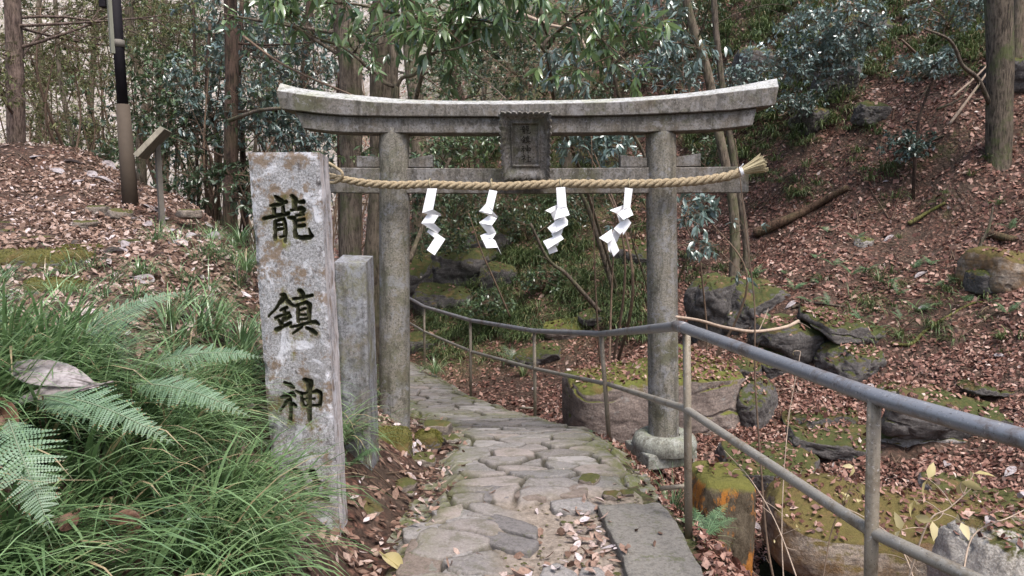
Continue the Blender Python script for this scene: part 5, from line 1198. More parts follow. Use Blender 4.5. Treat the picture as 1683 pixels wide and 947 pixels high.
# large-leaved trees hanging into the top of the picture
OV = [([(652,222,7.2),(652,160,7.2),(652,143,7.2)],[[(652,143,7.2),(662,128,7.2),(682,122,7.1),(698,100,7.1),(714,86,7.0),(750,80,6.9),(790,64,6.8)],[(652,143,7.2),(634,137,7.2),(622,124,7.2),(600,108,7.1),(588,96,7.0),(560,76,7.0),(520,62,6.9),(482,42,6.8)]])]
def sapling(label, base_px, arms, r, seed, leafK, L=.185, leafset=LNG, crown=None, rr=(.15,1), tipsN=3, down=.65):
    rng = np.random.default_rng(seed); b = U(*base_px[0]); b[2] = min(b[2], H1(b[0], b[1])) - .1
    o = empty('sapling', b, label, 'tree'); mb = MB(); P0 = catmull([b] + [U(*p) for p in base_px], 8); tube(mb, P0, np.linspace(r * 1.4, r, len(P0)), 8, bump=.1)
    ml = MB(); tp_ = []; td_ = []
    for A in arms:
        Pa = catmull([U(*p) for p in A], 7); tube(mb, Pa, np.linspace(r * .75, r * .25, len(Pa)), 7, bump=.08)
        for k in range(leafK):
            i = rng.integers(len(Pa) // 3, len(Pa)); a = Pa[i]; e = a + nrm(rng.normal(size=3) * np.array([1, .6, .6]) + nrm(Pa[-1] - Pa[0]) * .5 + np.array([0, 0, .15])) * rng.uniform(.15, .6)
            P2 = curve3(a, e, rng, .08, 6); tube(ml, P2, np.linspace(.005, .002, 6), 4, cap=False)
            for j in range(tipsN):
                st = P2[rng.integers(2, 6)]; d_ = nrm(rng.normal(size=3) + (e - a)); e3 = st + d_ * rng.uniform(.05, .2); tube(ml, [st, e3], [.0022, .0015], 4, cap=False); tp_.append(e3); td_.append(d_)
    mb.build('trunk', M['bark_pale'], o); ml.build('branches', M['bark_twig'], o)
    mf = MB(); rosettes(mf, rng, np.array(tp_), np.array(td_), 6, L, leafset[2], 'l', .3, down, rr, .8); mf.build('foliage', M[leafset[0]], o); return o
sapling('forked sapling with two long bare arms just above the left gate pillar', [(652,222,7.2),(652,143,7.2)], OV[0][1], .028, 1, 5, .10, rr=(.2,1))
sapling('sapling with long drooping glossy leaves along the top edge, left of centre', [(648,560,8.6),(655,330,8.2),(680,180,7.8),(706,80,7.5)], [[(706,80,7.5),(690,20,7.3),(640,-30,7)],[(706,60,7.4),(740,20,7.2),(780,0,7.0),(830,-10,6.9)],[(706,40,7.4),(600,10,7.1),(540,5,6.9),(470,-5,6.8)],[(706,80,7.5),(735,60,7.2),(770,50,7.1)]], .02, 2, 14)
sapling('sapling with long drooping glossy leaves above the plaque', [(1012,470,12.6),(960,300,11),(915,180,9),(900,90,7.8)], [[(900,90,7.8),(870,60,7.6),(820,40,7.4),(760,30,7.2)],[(900,80,7.8),(930,40,7.5),(975,50,7.3),(1010,90,7.1)],[(900,60,7.7),(880,10,7.4),(850,-20,7.2),(800,-10,7.0)],[(900,70,7.8),(960,20,7.4),(1020,30,7.2)]], .02, 3, 13)
sapling('sapling whose leafy arms reach right above the lintel', [(1085,560,9.5),(1070,300,9.2),(1030,200,8.9),(1005,110,8.7)], [[(1005,110,8.7),(1040,80,8.4),(1090,70,8.2),(1145,75,8.0)],[(1005,110,8.7),(960,115,8.4),(925,125,8.2)],[(1005,100,8.7),(1030,30,8.4),(1060,10,8.2)]], .018, 4, 15, .13, ('leaf_blue', .13, .3, 'l'))
sapling('sapling with hanging blue grey leaves between the right gate pillar and the slim tan trunk', [(1095,600,9),(1110,480,8.6),(1140,400,8.2)], [[(1140,400,8.2),(1165,395,7.9),(1190,420,7.7)],[(1140,400,8.2),(1125,360,8.0),(1150,350,7.8)],[(1140,400,8.2),(1110,405,7.9)]], .012, 5, 5, .12, ('leaf_blue', .12, .3, 'l'), tipsN=2)
sapling('sapling with pale leaves behind the fourth paper streamer', [(1082,600,9),(1065,480,8.6),(1040,400,8.3)], [[(1040,400,8.3),(1030,340,8.1),(1060,300,8.0)],[(1040,410,8.3),(1045,370,8.0),(1020,385,7.9)]], .010, 6, 3, .10, ('leaf_blue', .10, .3, 'l'), tipsN=2)
# bright crooked branches
branch('dead_branch', 'pale crooked dead branch reaching down above the right half of the lintel', [(845,18,8.5),(900,40,8.4),(945,52,8.3),(965,85,8.2),(975,112,8.2)], .022, .008, M['twig_pale'], subs=4, seed=3)
branch('dead_branch', 'thin pale twig slanting down to the lintel left of the plaque', [(765,112,7.6),(800,135,7.5),(832,163,7.4)], .010, .006, M['twig_pale'], subs=3, seed=4)
branch('dead_branch', 'dark branch slanting from the left onto the lintel', [(400,60,7.4),(455,100,7.2),(510,128,7.0),(578,156,6.5)], .014, .007, M['bark_twig'], subs=4, seed=5)
branch('dead_branch', 'bent limb entering from the left toward the left tip of the lintel', [(372,200,9.4),(400,190,9.0),(425,182,8.8),(462,178,8.5)], .028, .02, M['bark_brown'], subs=1, seed=6)
branch('bare_branch', 'bare twig lying over the top rail right of the right gate pillar', [(1112,521,3.9),(1150,527,4.2),(1190,538,4.6),(1240,545,5.0),(1290,538,5.4),(1312,528,5.6)], .008, .014, M['twig_pale'], subs=2, seed=7)
branch('dead_branch', 'dark broken branch leaning across the ravine below the third paper streamer', [(985,512,12.2),(955,478,12.0),(930,450,11.9),(900,425,11.8),(872,368,11.6)], .045, .022, M['bark_brown'], subs=3, seed=8)
branch('thin_sapling', 'slender leaning stem below the plaque, falling to the ravine', [(838,520,12.6),(812,460,12.4),(790,410,12.3),(770,350,12.2)], .018, .009, M['bark_twig'], subs=6, seed=9)
branch('thin_sapling', 'dark leaning stem left of the right gate pillar', [(1010,480,12.8),(985,400,12.6),(965,340,12.4),(940,290,12.2)], .05, .03, M['bark_brown'], subs=4, seed=10)
branch('thin_sapling', 'curved pale stem leaning right from the left gate pillar', [(672,430,9.5),(690,385,9.6),(715,320,9.7),(740,260,9.8)], .035, .02, M['bark_pale'], subs=1, seed=12)
branch('dead_branch', 'dark upright snag on the open hillside', [(1505,246,11.5),(1510,200,11.5),(1522,160,11.5),(1534,128,11.5)], .028, .014, M['bark_dark'], subs=1, seed=13, ground=True)
branch('tree_branch', 'long bare bough arching left from the stout hillside tree', [(1626,170,10.9),(1607,130,10.7),(1582,108,10.6),(1570,80,10.5),(1555,62,10.4),(1520,48,10.3)], .035, .014, M['bark_brown'], subs=4, seed=14, subL=.5)
branch('fallen_log', 'long rotten log lying on the slope right of the rope tassel', [(1240,398,11.3),(1290,378,11.4),(1340,350,11.6),(1392,315,11.9)], .10, .05, M['log'], 'log', subs=1, seed=15)
branch('fallen_log', 'grey rotten log at the right edge of the hillside', [(1620,388,9.6),(1655,398,9.5),(1720,418,9.3)], .055, .05, M['log'], 'log', seed=16)
branch('fallen_branch', 'mossy yellow green fallen branch on the open slope', [(1492,372,10.4),(1520,358,10.6),(1552,341,10.8)], .035, .02, M['mosslog'], seed=17)
branch('fallen_branch', 'brown fallen branch with moss curving above the flat rocks', [(1462,566,8.6),(1495,568,8.6),(1520,545,8.8),(1560,520,9.0),(1600,500,9.1),(1640,505,9.1)], .022, .014, M['mosslog'], subs=3, seed=18)
branch('fallen_branch', 'stick lying down the slope left of the mossy curved branch', [(1408,566,8.8),(1430,545,9.0),(1450,520,9.2)], .018, .01, M['bark_brown'], subs=2, seed=19)
branch('fallen_branch', 'bare brown stick on the rocks above the hollow', [(1300,508,9.8),(1330,500,9.9),(1385,505,9.9)], .02, .012, M['bark_brown'], subs=2, seed=20)
branch('dead_stump', 'thin dark broken stem with roots beside the green mossy boulder', [(1606,418,9.8),(1615,395,9.8),(1626,372,9.8),(1632,340,9.8)], .03, .012, M['bark_brown'], subs=5, seed=21, ground=True)
for k, (pp, r) in enumerate([([(1565,160),(1600,130),(1625,105)],.02),([(1488,215),(1510,170),(1530,140)],.02),([(1560,205),(1590,165),(1622,120)],.025),([(1485,270),(1530,235),(1550,228)],.022),([(1600,170),(1618,165),(1640,158)],.02),([(1540,180),(1580,160),(1600,120)],.02)]):
    Yk = 11.4; branch('fallen_branch', ['slanting pole left of the stout tree, lowest one','slanting stick nearest the dark upright snag','slanting pole leaning on the stout tree','dark stick lying below the dark upright snag','short stick against the foot of the stout tree','slanting stick above the slanting poles'][k], [(a, b, Yk + .2) for a, b in pp], r, r * .6, M['twig_pale'] if k in (0, 2) else M['bark_brown'], seed=30 + k)
branch('fallen_branch', 'short bare stick left of the tall thin stem, on the high slope', [(1228,245,12.5),(1245,236,12.5),(1262,230,12.5)], .012, .006, M['twig_pale'], seed=41)
# tall thin dry stem in front of the rail
branch('dry_plant', 'very tall thin dry stem rising past the straw rope tassel', [(1285,1010,3.1),(1262,900,3.15),(1250,760,3.2),(1241,620,3.2),(1240,500,3.2),(1228,400,3.2),(1217,300,3.2),(1208,228,3.2)], .0058, .0016, M['bark_twig'], 'dry stem', subs=7, seed=42, sub_r=.5, subL=.10)
rngw = np.random.default_rng(77)
WD = [([(1290,1000,2.9),(1285,860,3.0),(1295,700,3.1),(1316,578,3.2)],'thin pale weed stem with a fluffy head right of the tall dry stem'),([(1330,1010,2.6),(1280,870,2.8),(1235,790,2.9),(1190,740,3.0)],'thin dry weed arching left below the rails'),
 ([(1520,1010,2.3),(1480,900,2.4),(1420,850,2.5),(1350,820,2.6)],'thin forked weed left of the near post'),([(1580,960,2.0),(1600,880,2.1),(1660,850,2.1),(1700,830,2.2)],'dry weed with withered pink flowers by the corner boulder'),
 ([(1490,960,2.1),(1525,860,2.1),(1560,835,2.1),(1600,800,2.1)],'dry weed with yellow leaves right of the near post'),([(1345,1000,2.7),(1365,880,2.8),(1385,830,2.8),(1395,805,2.8)],'dark thorny weed with a clasping yellow leaf under the lower rail')]
for k, (pp, lb) in enumerate(WD):
    Pw = catmull([U(*p) for p in pp], 8); b = Pw[0]; o = empty('dry_weed', b, lb, 'dry weed'); mb = MB(); tube(mb, Pw, np.linspace(.0032, .0012, len(Pw)), 5, cap=False); tips_ = []
    for j in range(7):
        i = rngw.integers(6, len(Pw)); a = Pw[i]; e = a + nrm(rngw.normal(size=3) * np.array([1, .4, .8])) * rngw.uniform(.03, .11); tube(mb, curve3(a, e, rngw, .1, 5), np.linspace(.0016, .0008, 5), 4, cap=False); tips_.append(e)
    mb.build('stem', M['twig_pale'] if k != 5 else M['bark_twig'], o)
    if k in (3, 4, 5, 0):
        m2 = MB(); t_ = np.array(tips_); n_ = len(t_) 
        leaves(m2, np.repeat(t_, 2, 0), rngw.normal(size=(2 * n_, 3)) + [0, 0, -.5], up_on(2 * n_) + rngw.normal(size=(2 * n_, 3)) * .6, {0: .016, 3: .028, 4: .055, 5: .04}[k], {0: .008, 3: .02, 4: .026, 5: .02}[k], .3, .3, rngw.uniform(0, 1, 2 * n_))
        m2.build('leaves' if k != 3 else 'flowers', M['yellow_leaf'] if k in (4, 5, 0) else M['magnolia'], o)
# ------------------------------------------------------------------ leaf litter, grass, ferns
from mathutils.bvhtree import BVHTree
def build_bvh(names):
    V = []; Fc = []; n = 0
    for o in bpy.data.objects:
        if o.type == 'MESH' and o.name.split('.')[0] in names:
            me = o.data; c = np.empty(len(me.vertices) * 3); me.vertices.foreach_get('co', c); c = c.reshape(-1, 3) + np.array(o.location)
            V.append(c); Fc += [tuple(i + n for i in p.vertices) for p in me.polygons]; n += len(c)
    return BVHTree.FromPolygons(np.vstack(V).tolist(), Fc)
BV = build_bvh({'boulder', 'outcrop_rock', 'mossy_stone', 'bank_stone', 'small_stone', 'stained_stone_block', 'concrete_slab', 'flagstone'})
def settle(x, y):
    z = H(x, y); e = .06; gxn = (H(x + e, y) - H(x - e, y)) / (2 * e); gyn = (H(x, y + e) - H(x, y - e)) / (2 * e)
    N = nrm(np.stack([-gxn, -gyn, np.ones(len(x))], 1)); rk = np.zeros(len(x), bool)
    onp = pathw(x, y) < -.02
    z = np.where(onp, pathz(y) + .004, z)
    for i in range(len(x)):
        h = BV.ray_cast(Vector((x[i], y[i], z[i] + 3.0)), Vector((0, 0, -1)))
        if h[0] is not None and h[0].z > z[i]: z[i] = h[0].z; N[i] = h[1] if h[1].z > 0 else -h[1]; rk[i] = True
    return z, N, rk
rng = np.random.default_rng(99)
def scatter(n, r0, r1, az0=-44, az1=44, pw=1.0):
    u = rng.uniform(0, 1, n); r = r0 * (r1 / r0) ** u if pw == 0 else (r0 ** pw + u * (r1 ** pw - r0 ** pw)) ** (1 / pw)
    a = np.radians(rng.uniform(az0, az1, n)); return r * np.sin(a), r * np.cos(a)
def litter(name, mat, x, y, L, W, keep=None, tilt=.35, lift=.012, kind='l', rr=None, dark=0):
    z, N, rk = settle(x, y); ok = (N[:, 2] > .35) & (~rk | (rng.uniform(0, 1, len(x)) < np.where((y > 7.4) & (y < 9.2) & (x > 1.7), .75, .28))) & ((N[:, 2] > .75) | ~rk)
    if keep is not None: ok &= keep
    x, y, z, N = x[ok], y[ok], z[ok], N[ok]; n = len(x); L = np.broadcast_to(L, ok.shape)[ok] if np.ndim(L) else np.full(n, L)
    Nn = nrm(N + rng.normal(size=(n, 3)) * tilt); D = rng.normal(size=(n, 3)); D = nrm(D - Nn * (D * Nn).sum(1)[:, None])
    Lr = L * rng.uniform(.55, 1.25, n); P0 = np.stack([x, y, z + lift * rng.uniform(.3, 1.6, n)], 1) - D * (Lr * .5)[:, None]
    r_ = rng.beta(1.7, 1.9, n) if rr is None else rng.uniform(*rr, n)
    mb = MB()
    if kind == 'l': leaves(mb, P0, D, Nn, Lr, Lr * W * rng.uniform(.7, 1.3, n), rng.uniform(-.35, .35, n), rng.uniform(-.5, .6, n)[:, None], r_)
    else: leafq(mb, P0, D, Nn, Lr, Lr * W * rng.uniform(.7, 1.3, n), rng.uniform(-.3, .3, n), r_)
    return tag(mb.build(name, mat), kind='stuff')
# right hillside and ravine
x, y = scatter(185000, 3.2, 26, -32, 44, .85)
d = pathw(x, y); left = x < np.interp(y, PY, PL) + .05
P3 = np.stack([x, y, x * 0], 1); clear = fbm(P3 * 1.3 + 5, 4, 71)
wat = (x > 1.0) & (x < 2.5) & (y < 6.3) & (y > 3.6)
rav = (y > 11.8) & (x / y < .15) & (x / y > -.16) & (rng.uniform(0, 1, len(x)) < .55)
keep = (~left) & ~rav & (d > .02) & (rng.uniform(0, 1, len(x)) < np.clip(1.3 - sstep(.05, .42, clear) * 1.1, .12, 1)) & ~(wat & (rng.uniform(0, 1, len(x)) < .5))
r_ = np.hypot(x, y); litter('leaf_litter', M['litter'], x, y, (.036 + .0028 * r_) * rng.uniform(.55, 1.45, len(x)), .56, keep, .5, .02, 'q')
# crisp larger leaves on the nearer slope
x, y = scatter(26000, 3.2, 10, 4, 44, 1.2); keep = pathw(x, y) > .03; litter('leaf_litter', M['litter'], x, y, .05, .52, keep, .5, .03, 'l')
# left bank
x, y = scatter(42000, 2.0, 12.5, -44, -6, 1.3); left = x < np.interp(y, PY, PL) - .03
sed = (y < 4.2) & (rng.uniform(0, 1, len(x)) < .35)
litter('leaf_litter', M['litter_pale'], x, y, .03 + .06 * rng.beta(1.5, 2.2, len(x)), .52, left & ~sed & (fbm(np.stack([x, y, x * 0], 1) * 2.2, 3, 91) + rng.uniform(-.35, .35, len(x)) < .22) & ~((pathw(x, y) < .45) & (rng.uniform(0, 1, len(x)) < .65)), .5, .02, 'l')
# sides and surface of the path
x, y = scatter(1500, 2.6, 13, -18, 20, 1.2); d = pathw(x, y); on = d < 0
keep = on & (rng.uniform(0, 1, len(x)) < np.clip(.10 + np.exp(-(-d) / .12) * .8 + (y < 4.1) * .25, 0, 1)); litter('path_leaves', M['litter_pale'], x, y, .062, .5, keep, .3, .012, 'l')
x = rng.uniform(-1.0, -.3, 420); y = rng.uniform(2.9, 6.2, 420); d = pathw(x, y); litter('path_leaves', M['litter_pale'], x, y, .06, .5, np.abs(d) < .2, .45, .02, 'l')
x = rng.normal(.36, .07, 110) ; y = rng.uniform(2.7, 4.0, 110); litter('path_leaves', M['litter_pale'], x + .02 * (4 - y), y, .07, .5, None, .4, .02, 'l', rr=(.3, 1))
x = rng.uniform(-.4, .35, 60); y = rng.uniform(2.7, 3.25, 60); litter('path_leaves', M['litter_pale'], x, y, .07, .5, None, .4, .02, 'l', rr=(.3, 1))
# fine twigs strewn over ground
mb = MB(); x, y = scatter(1500, 3, 20, -42, 44, 1.0); z = H(x, y); kp = np.abs(pathw(x, y)) > .05
for a, b, c in np.stack([x, y, z], 1)[kp]:
    if pathw(np.array([a]), np.array([b]))[0] < .05: continue
    th = rng.uniform(0, 6.28); L = rng.uniform(.1, .45) * (1 + b * .03); e = np.array([a + math.cos(th) * L, b + math.sin(th) * L, 0]); e[2] = H1(e[0], e[1]) + .02
    m_ = (np.array([a, b, c + .015]) + e) / 2 + rng.normal(size=3) * .03 * [1, 1, .5]; tube(mb, [np.array([a, b, c + .015]), m_, e], .003 + .0003 * b, 3, rnd=rng.uniform(0, 1), cap=False)
tag(mb.build('twig_litter', M['bark_twig']), kind='stuff')

# gravel in the packed dirt
mb = MB(); V0, Q0 = sphere_pts(3)
x = rng.uniform(-.6, .95, 900); y = 2.6 + rng.uniform(0, 1, 900) ** 1.2 * 2.2; 
for a, b in zip(x, y):
    s = rng.uniform(.003, .012) * (1 if rng.uniform() < .93 else 2.2); v = nrm(V0) * s * rng.uniform(.6, 1.3, 3) * [1.2, 1, .6]; mb.add(v @ rotz(rng.uniform(0, 3)).T + [a, b, pathz(b) + s * .25], Q0, rnd=rng.uniform(0, 1))
tag(mb.build('gravel', M['rock_small']), kind='stuff')

# ---- sedge on the near bank
def on_ground(P): P = np.array(P, float); P[:, 2] = H(P[:, 0], P[:, 1]); return P
n = 560; gx_ = rng.uniform(-3.4, -.85, n); gy_ = rng.uniform(1.15, 4.3, n)
lim = -.93 - .08 * np.abs(np.sin(gy_ * 5)) + np.where(gy_ < 3.1, .24 * (3.1 - gy_), 0)
pxx, pyy, _ = proj(np.stack([gx_, gy_, H(gx_, gy_)], 1))
dens = fbm(np.stack([gx_, gy_, gx_ * 0], 1) * 1.6, 3, 88)
stone = (gx_ > -1.27) & (gx_ < -.7) & (gy_ > 3.12) & (gy_ < 3.75)
keep = (gx_ < lim) & ~stone & ((gy_ < 3.1) | (dens > -.05)) & ~((pxx < 330) & (pyy < 640) & (pyy > 380) & (gy_ > 2.5) & (rng.uniform(0, 1, n) < .45))
keep &= ~((gx_ > -1.10) & (gy_ > 2.8) & (gy_ < 3.3))
C_ = np.stack([gx_, gy_, H(gx_, gy_)], 1)[keep]
mb = MB(); tufts(mb, rng, C_[C_[:, 1] < 2.9], 62, .52, .0128, .06, (1.0, 2.1), (50, 86), (.9, -.35), .72)
tufts(mb, rng, C_[C_[:, 1] >= 2.9], 46, .40, .0098, .06, (.9, 2.1), (40, 86), (.7, -.3), .5, (.0, .9))
tag(mb.build('bank_grass', M['grass']), kind='stuff')
# sparse grass further up the bank and at its rim
n = 170; gx_ = rng.uniform(-4.5, -1.1, n); gy_ = rng.uniform(4.2, 8.0, n); k_ = (gx_ > -2.9 - rng.uniform(0, 1, n) * .7) & (pathw(gx_, gy_) > .25)
mb = MB(); tufts(mb, rng, np.stack([gx_, gy_, H(gx_, gy_)], 1)[k_], 42, .30, .006, .05, (1.2, 2.6), (40, 88), (.4, -.2), .2, (0, .8)); tag(mb.build('sparse_grass', M['grass']), kind='stuff')
# sedge and moss covered ledges on the far slopes
def region(n, boxes, Yr=None):
    out = []
    for (x0, y0, x1, y1, w) in boxes:
        for _ in range(int(n * w)): out.append(G(rng.uniform(x0, x1), rng.uniform(y0, y1), 6))
    return np.array(out)
GR = region(1000, [(690,330,960,430,.30),(700,430,880,560,.18),(900,430,1050,540,.10),(1040,300,1070,470,.02),(690,480,830,600,.07),(930,400,1060,520,.04),(1240,0,1640,60,.17),(1250,150,1400,230,.06),(1400,60,1640,130,.08),(1110,0,1260,130,.15),(1120,170,1260,300,.09),(700,200,1000,330,.15),(1250,60,1420,150,.12),(1270,200,1480,340,.03),(1340,440,1683,560,.03),(1110,420,1240,480,.02),(820,500,900,560,.03),(680,0,1110,160,.16),(1000,500,1060,560,.02)])
mb = MB(); Yc = GR[:, 1]
for lo, hi in ((6, 11), (11, 15), (15, 20), (20, 45)):
    g_ = GR[(Yc >= lo) & (Yc < hi)]
    if len(g_): tufts(mb, rng, g_, 38, .26 + .008 * lo, .008 + .0007 * lo, .10 + .006 * lo, (1.5, 3.0), (35, 88), (-.2, -1.0), .5)
tag(mb.build('hillside_sedge', M['grass_far']), kind='stuff')
# single tufts one can point at
TF = [(715,612,11.3,.36,.010,90,'grass tuft by the far bend of the path under the handrail','grass'),(1105,782,4.75,.42,.006,90,'tall grass tuft in front of the ring at the foot of the right gate pillar','grass'),(1135,830,4.2,.34,.006,60,'grass tuft beside the lower handrail post','grass'),
 (1646,580,8.3,.2,.012,60,'dark sedge tuft at the right edge above the rail, upper one','grass_far'),(1645,612,8.1,.2,.012,60,'dark sedge tuft at the right edge above the rail, lower one','grass_far'),(590,690,4.3,.42,.006,70,'grass tuft squeezed between the carved pillar and the short stone post','grass'),
 (1444,460,9.9,.26,.010,60,'yellow green sedge tuft among the hillside ferns','grass_far'),(1595,305,10.9,.22,.013,50,'left sedge tuft of the row below the stout tree','grass_far'),(1622,300,10.9,.22,.013,50,'middle sedge tuft of the row below the stout tree','grass_far'),(1648,300,10.9,.22,.013,50,'right sedge tuft of the row below the stout tree','grass_far'),
 (1552,316,10.9,.16,.011,30,'small sedge tuft left of the row below the stout tree','grass_far'),(1640,345,10.4,.2,.012,50,'sedge tuft above the green mossy boulder','grass_far'),(860,590,11.6,.3,.013,60,'dark tuft hanging over the ravine behind the handrail','grass_far'),(640,640,5.9,.38,.007,60,'grass tuft draped over the foot of the left gate pillar','grass'),
 (405,440,5.6,.4,.007,80,'grass tuft left of the carved pillar, level with its first character','grass'),(395,395,6.6,.42,.007,70,'tall grass tuft on the rim behind the carved pillar','grass'),(1350,515,9.4,.2,.012,40,'spiky tuft on the ledge above the hollow','grass_far'),(1480,390,10.6,.16,.011,30,'little tuft beside the mossy fallen branch','grass_far')]
for k, (a, b, Y, L, W, nb, lb, mt) in enumerate(TF):
    p = U(a, b, Y); hz = H1(p[0], p[1]); p[2] = max(hz, p[2] - .0) if abs(p[2] - hz) < .25 else hz
    if k == 13 or k == 5: p[2] = hz
    mb = MB(); r2 = np.random.default_rng(500 + k); tufts(mb, r2, [p], nb, L, W, .05, (1.0, 2.4), (45, 88)); tag(mb.build('grass_tuft', M[mt]), lb, 'grass tuft')

# ---- ferns
def frond(mb, A, B, width, rng, up=(0, 0, 1), arch=.12, n=24, m=11, droop=.12, rr=(0, 1), taper=.35):
    A = np.asarray(A); B = np.asarray(B); L = np.linalg.norm(B - A); t = np.linspace(0, 1, n + 1)[:, None]
    up = np.asarray(up, float); C_ = A * (1 - t) + B * t + up * (arch * L * 4 * t * (1 - t)); T_ = nrm(np.gradient(C_, axis=0))
    S_ = nrm(np.cross(T_, up)); N_ = np.cross(S_, T_)
    tube(mb, C_, np.linspace(.0022, .0008, n + 1) * (L / .3) ** .5, 4, rnd=.95, cap=False)
    s = t[:, 0]; prof = width * np.clip((1 - s) ** .85, 0, 1) * sstep(-.05, taper, s) 
    P = []; D = []; Nn = []; LL_ = []; WW = []; R_s = []
    for sgn in (-1, 1):
        for k in range(1, n + 1):
            pl = prof[k] * rng.uniform(.86, 1.08) * (.45 if rng.uniform() < .05 else 1) + .004; d = nrm(S_[k] * sgn + T_[k] * (.38 + rng.normal() * .07) - N_[k] * (droop * .5 + rng.normal() * .09)); q = np.linspace(.0, 1, m); tr = rng.uniform(*rr)
            C2 = C_[k] + d * (pl * q)[:, None] - N_[k] * (droop * pl * q ** 2)[:, None]
            wl = pl * .17 * (1 - q ** 1.5 * .85) * 1.0 + .001; w_ = min(L / n * .62, pl * .3)
            for j in range(m):
                for s2 in (-1, 1):
                    d2 = nrm(np.cross(d, N_[k]) * s2 + d * .45); P.append(C2[j]); D.append(d2); Nn.append(N_[k]); LL_.append(w_ * (1.06 - q[j] ** 2 * .85)); WW.append(pl / m * 1.15); R_s.append(min(.93, tr * .65 + rng.uniform(0, .3)) if q[j] < .8 or rng.uniform() < .8 else 1.0)
    Lx = np.array(LL_); leafq(mb, np.array(P), np.array(D), np.array(Nn), Lx, np.array(WW), .12, np.array(R_s), .4)
FR = [ # near ferns: base, tip, width, label
 ([(14,690,1.80),(82,868,1.62)], .145, 'broad pale fern frond pointing down in the bottom left of the bank', .30),
 ([(70,650,2.15),(286,730,2.03)], .125, 'long fern frond lying over the grass below the big dry leaf', .30),
 ([(215,632,2.45),(410,685,2.35)], .115, 'fern frond arching right toward the carved pillar, middle height', .30),
 ([(105,575,2.9),(310,480,3.2)], .15, 'fern frond rising to the right behind the big dry leaf', .35),
 ([(240,600,2.75),(430,588,2.85)], .12, 'fern frond spreading level toward the carved pillar', .3),
 ([(60,660,2.2),(150,690,2.0)], .07, 'small fern frond under the big dry leaf', .3)]
for k, (pp, w_, lb, ar) in enumerate(FR):
    r2 = np.random.default_rng(600 + k); A, B = U(*pp[0]), U(*pp[1]); o = empty('fern', A, lb, 'fern'); mb = MB(); frond(mb, A, B, w_, r2, up=nrm([.1, -.55, 1.]), arch=.10, n=26, m=12); mb.build('frond', M['fern'], o)
    g0 = A.copy(); g0[2] = H1(A[0] - .05, A[1] + .1) - .02; g0[0] -= .05; g0[1] += .1
    mb = MB(); tube(mb, [g0, (g0 + A) / 2 + np.array([0, 0, .04]), A], [.004, .003, .0025], 6); mb.build('stalk', M['log'], o)
def fern_plant(p, R, nf, seed, label, group=None, mat='fern_far', n=11, m=4, bias=None):
    r2 = np.random.default_rng(seed); o = empty('fern', p, label, 'fern', group); mb = MB()
    for j in range(nf):
        a = r2.uniform(0, 6.28); d = np.array([math.cos(a), math.sin(a) - .35, r2.uniform(.25, .8)]); d = nrm(d); A = p + np.array([0, 0, .02]); B = p + d * R * r2.uniform(.7, 1.15)
        mf = MB(); frond(mf, A, B, R * .24, r2, up=nrm(np.array([0, -.3, 1.])), arch=.16, n=n, m=m, taper=.3); mf.build('frond', M[mat], o)
    return o
HF = [(1228,472),(1250,505),(1305,480),(1345,470),(1400,455),(1425,448),(1455,470),(1475,490),(1535,478),(1560,470),(1590,465),(1330,500),(1362,505),(1395,540),(1415,530),(1440,545),(1480,530),(1510,515),(1625,500),(1655,520),(1340,430),(1370,440),(1585,500),(1530,440),(1500,445),(1290,455),(1270,530),(1405,400),(1360,385),(1660,380),(1620,420),(1240,490),(1240,455)]
for k, (a, b) in enumerate(HF): fern_plant(G(a, b, 5), .19 + .10 * ((k * 7) % 5) / 5, 4 + k % 3, 700 + k, 'small bright green fern among the fallen leaves on the right hillside', 'small ferns on the right hillside')
fuz = MB(); r3 = np.random.default_rng(321)
BM = build_bvh({'mossy_stone', 'boulder'})
for o_ in [o for o in bpy.data.objects if o.name.split('.')[0] in ('mossy_stone', 'boulder') and o.type == 'MESH']:
    me_ = o_.data; V_ = np.empty(len(me_.vertices) * 3); me_.vertices.foreach_get('co', V_); V_ = V_.reshape(-1, 3) + np.array(o_.location); N_ = np.empty(len(me_.vertices) * 3); me_.vertices.foreach_get('normal', N_); N_ = N_.reshape(-1, 3)
    top = np.where(N_[:, 2] > (.35 if 'mossy' in o_.name else .72))[0]
    if len(top) == 0: continue
    kk = r3.choice(top, 2600 if 'mossy' in o_.name else 2200); e_ = np.ptp(V_, axis=0).mean() * .03
    P_ = V_[kk] + r3.normal(size=(len(kk), 3)) * e_ * [1, 1, .2]; cl_ = fbm(P_ * 7, 3, 5) > (-.25 if 'mossy' in o_.name else .0); P_ = P_[cl_]; N2 = N_[kk][cl_]; n_ = len(P_)
    leafq(fuz, P_ - N2 * .003, nrm(N2 + r3.normal(size=(n_, 3)) * .6), nrm(r3.normal(size=(n_, 3))), r3.uniform(.006, .016, n_), .006, .1, r3.uniform(0, 1, n_))
tag(fuz.build('moss', M['moss_fuzz']), kind='stuff')
for (a, b, Y, R, nf, lb) in [(1082,660,5.35,.001,0,''),(940,700,7.0,.22,6,'dark green fern at the foot of the big boulder'),(1040,695,6.6,.26,5,'fern between the big boulder and the gate ring'),(1160,875,3.7,.24,5,'fern at the foot of the lower handrail post'),(1060,705,6.4,.2,4,'pale green fern just left of the right gate pillar'),(575,790,3.95,.22,5,'small yellow green herb at the foot of the short stone post'),(835,668,9.0,.26,5,'small fern on the right edge of the path at the bend')]:
    if nf:
        p = U(a, b, Y); p[2] = H1(p[0], p[1]); fern_plant(p, R, nf, int(a), lb, None, 'fern_far', 14, 6)
fern_plant(G(845,600,5), .4, 7, 801, 'dark fern clump in the ravine behind the handrail', None, 'leaf_shrub', 12, 5)
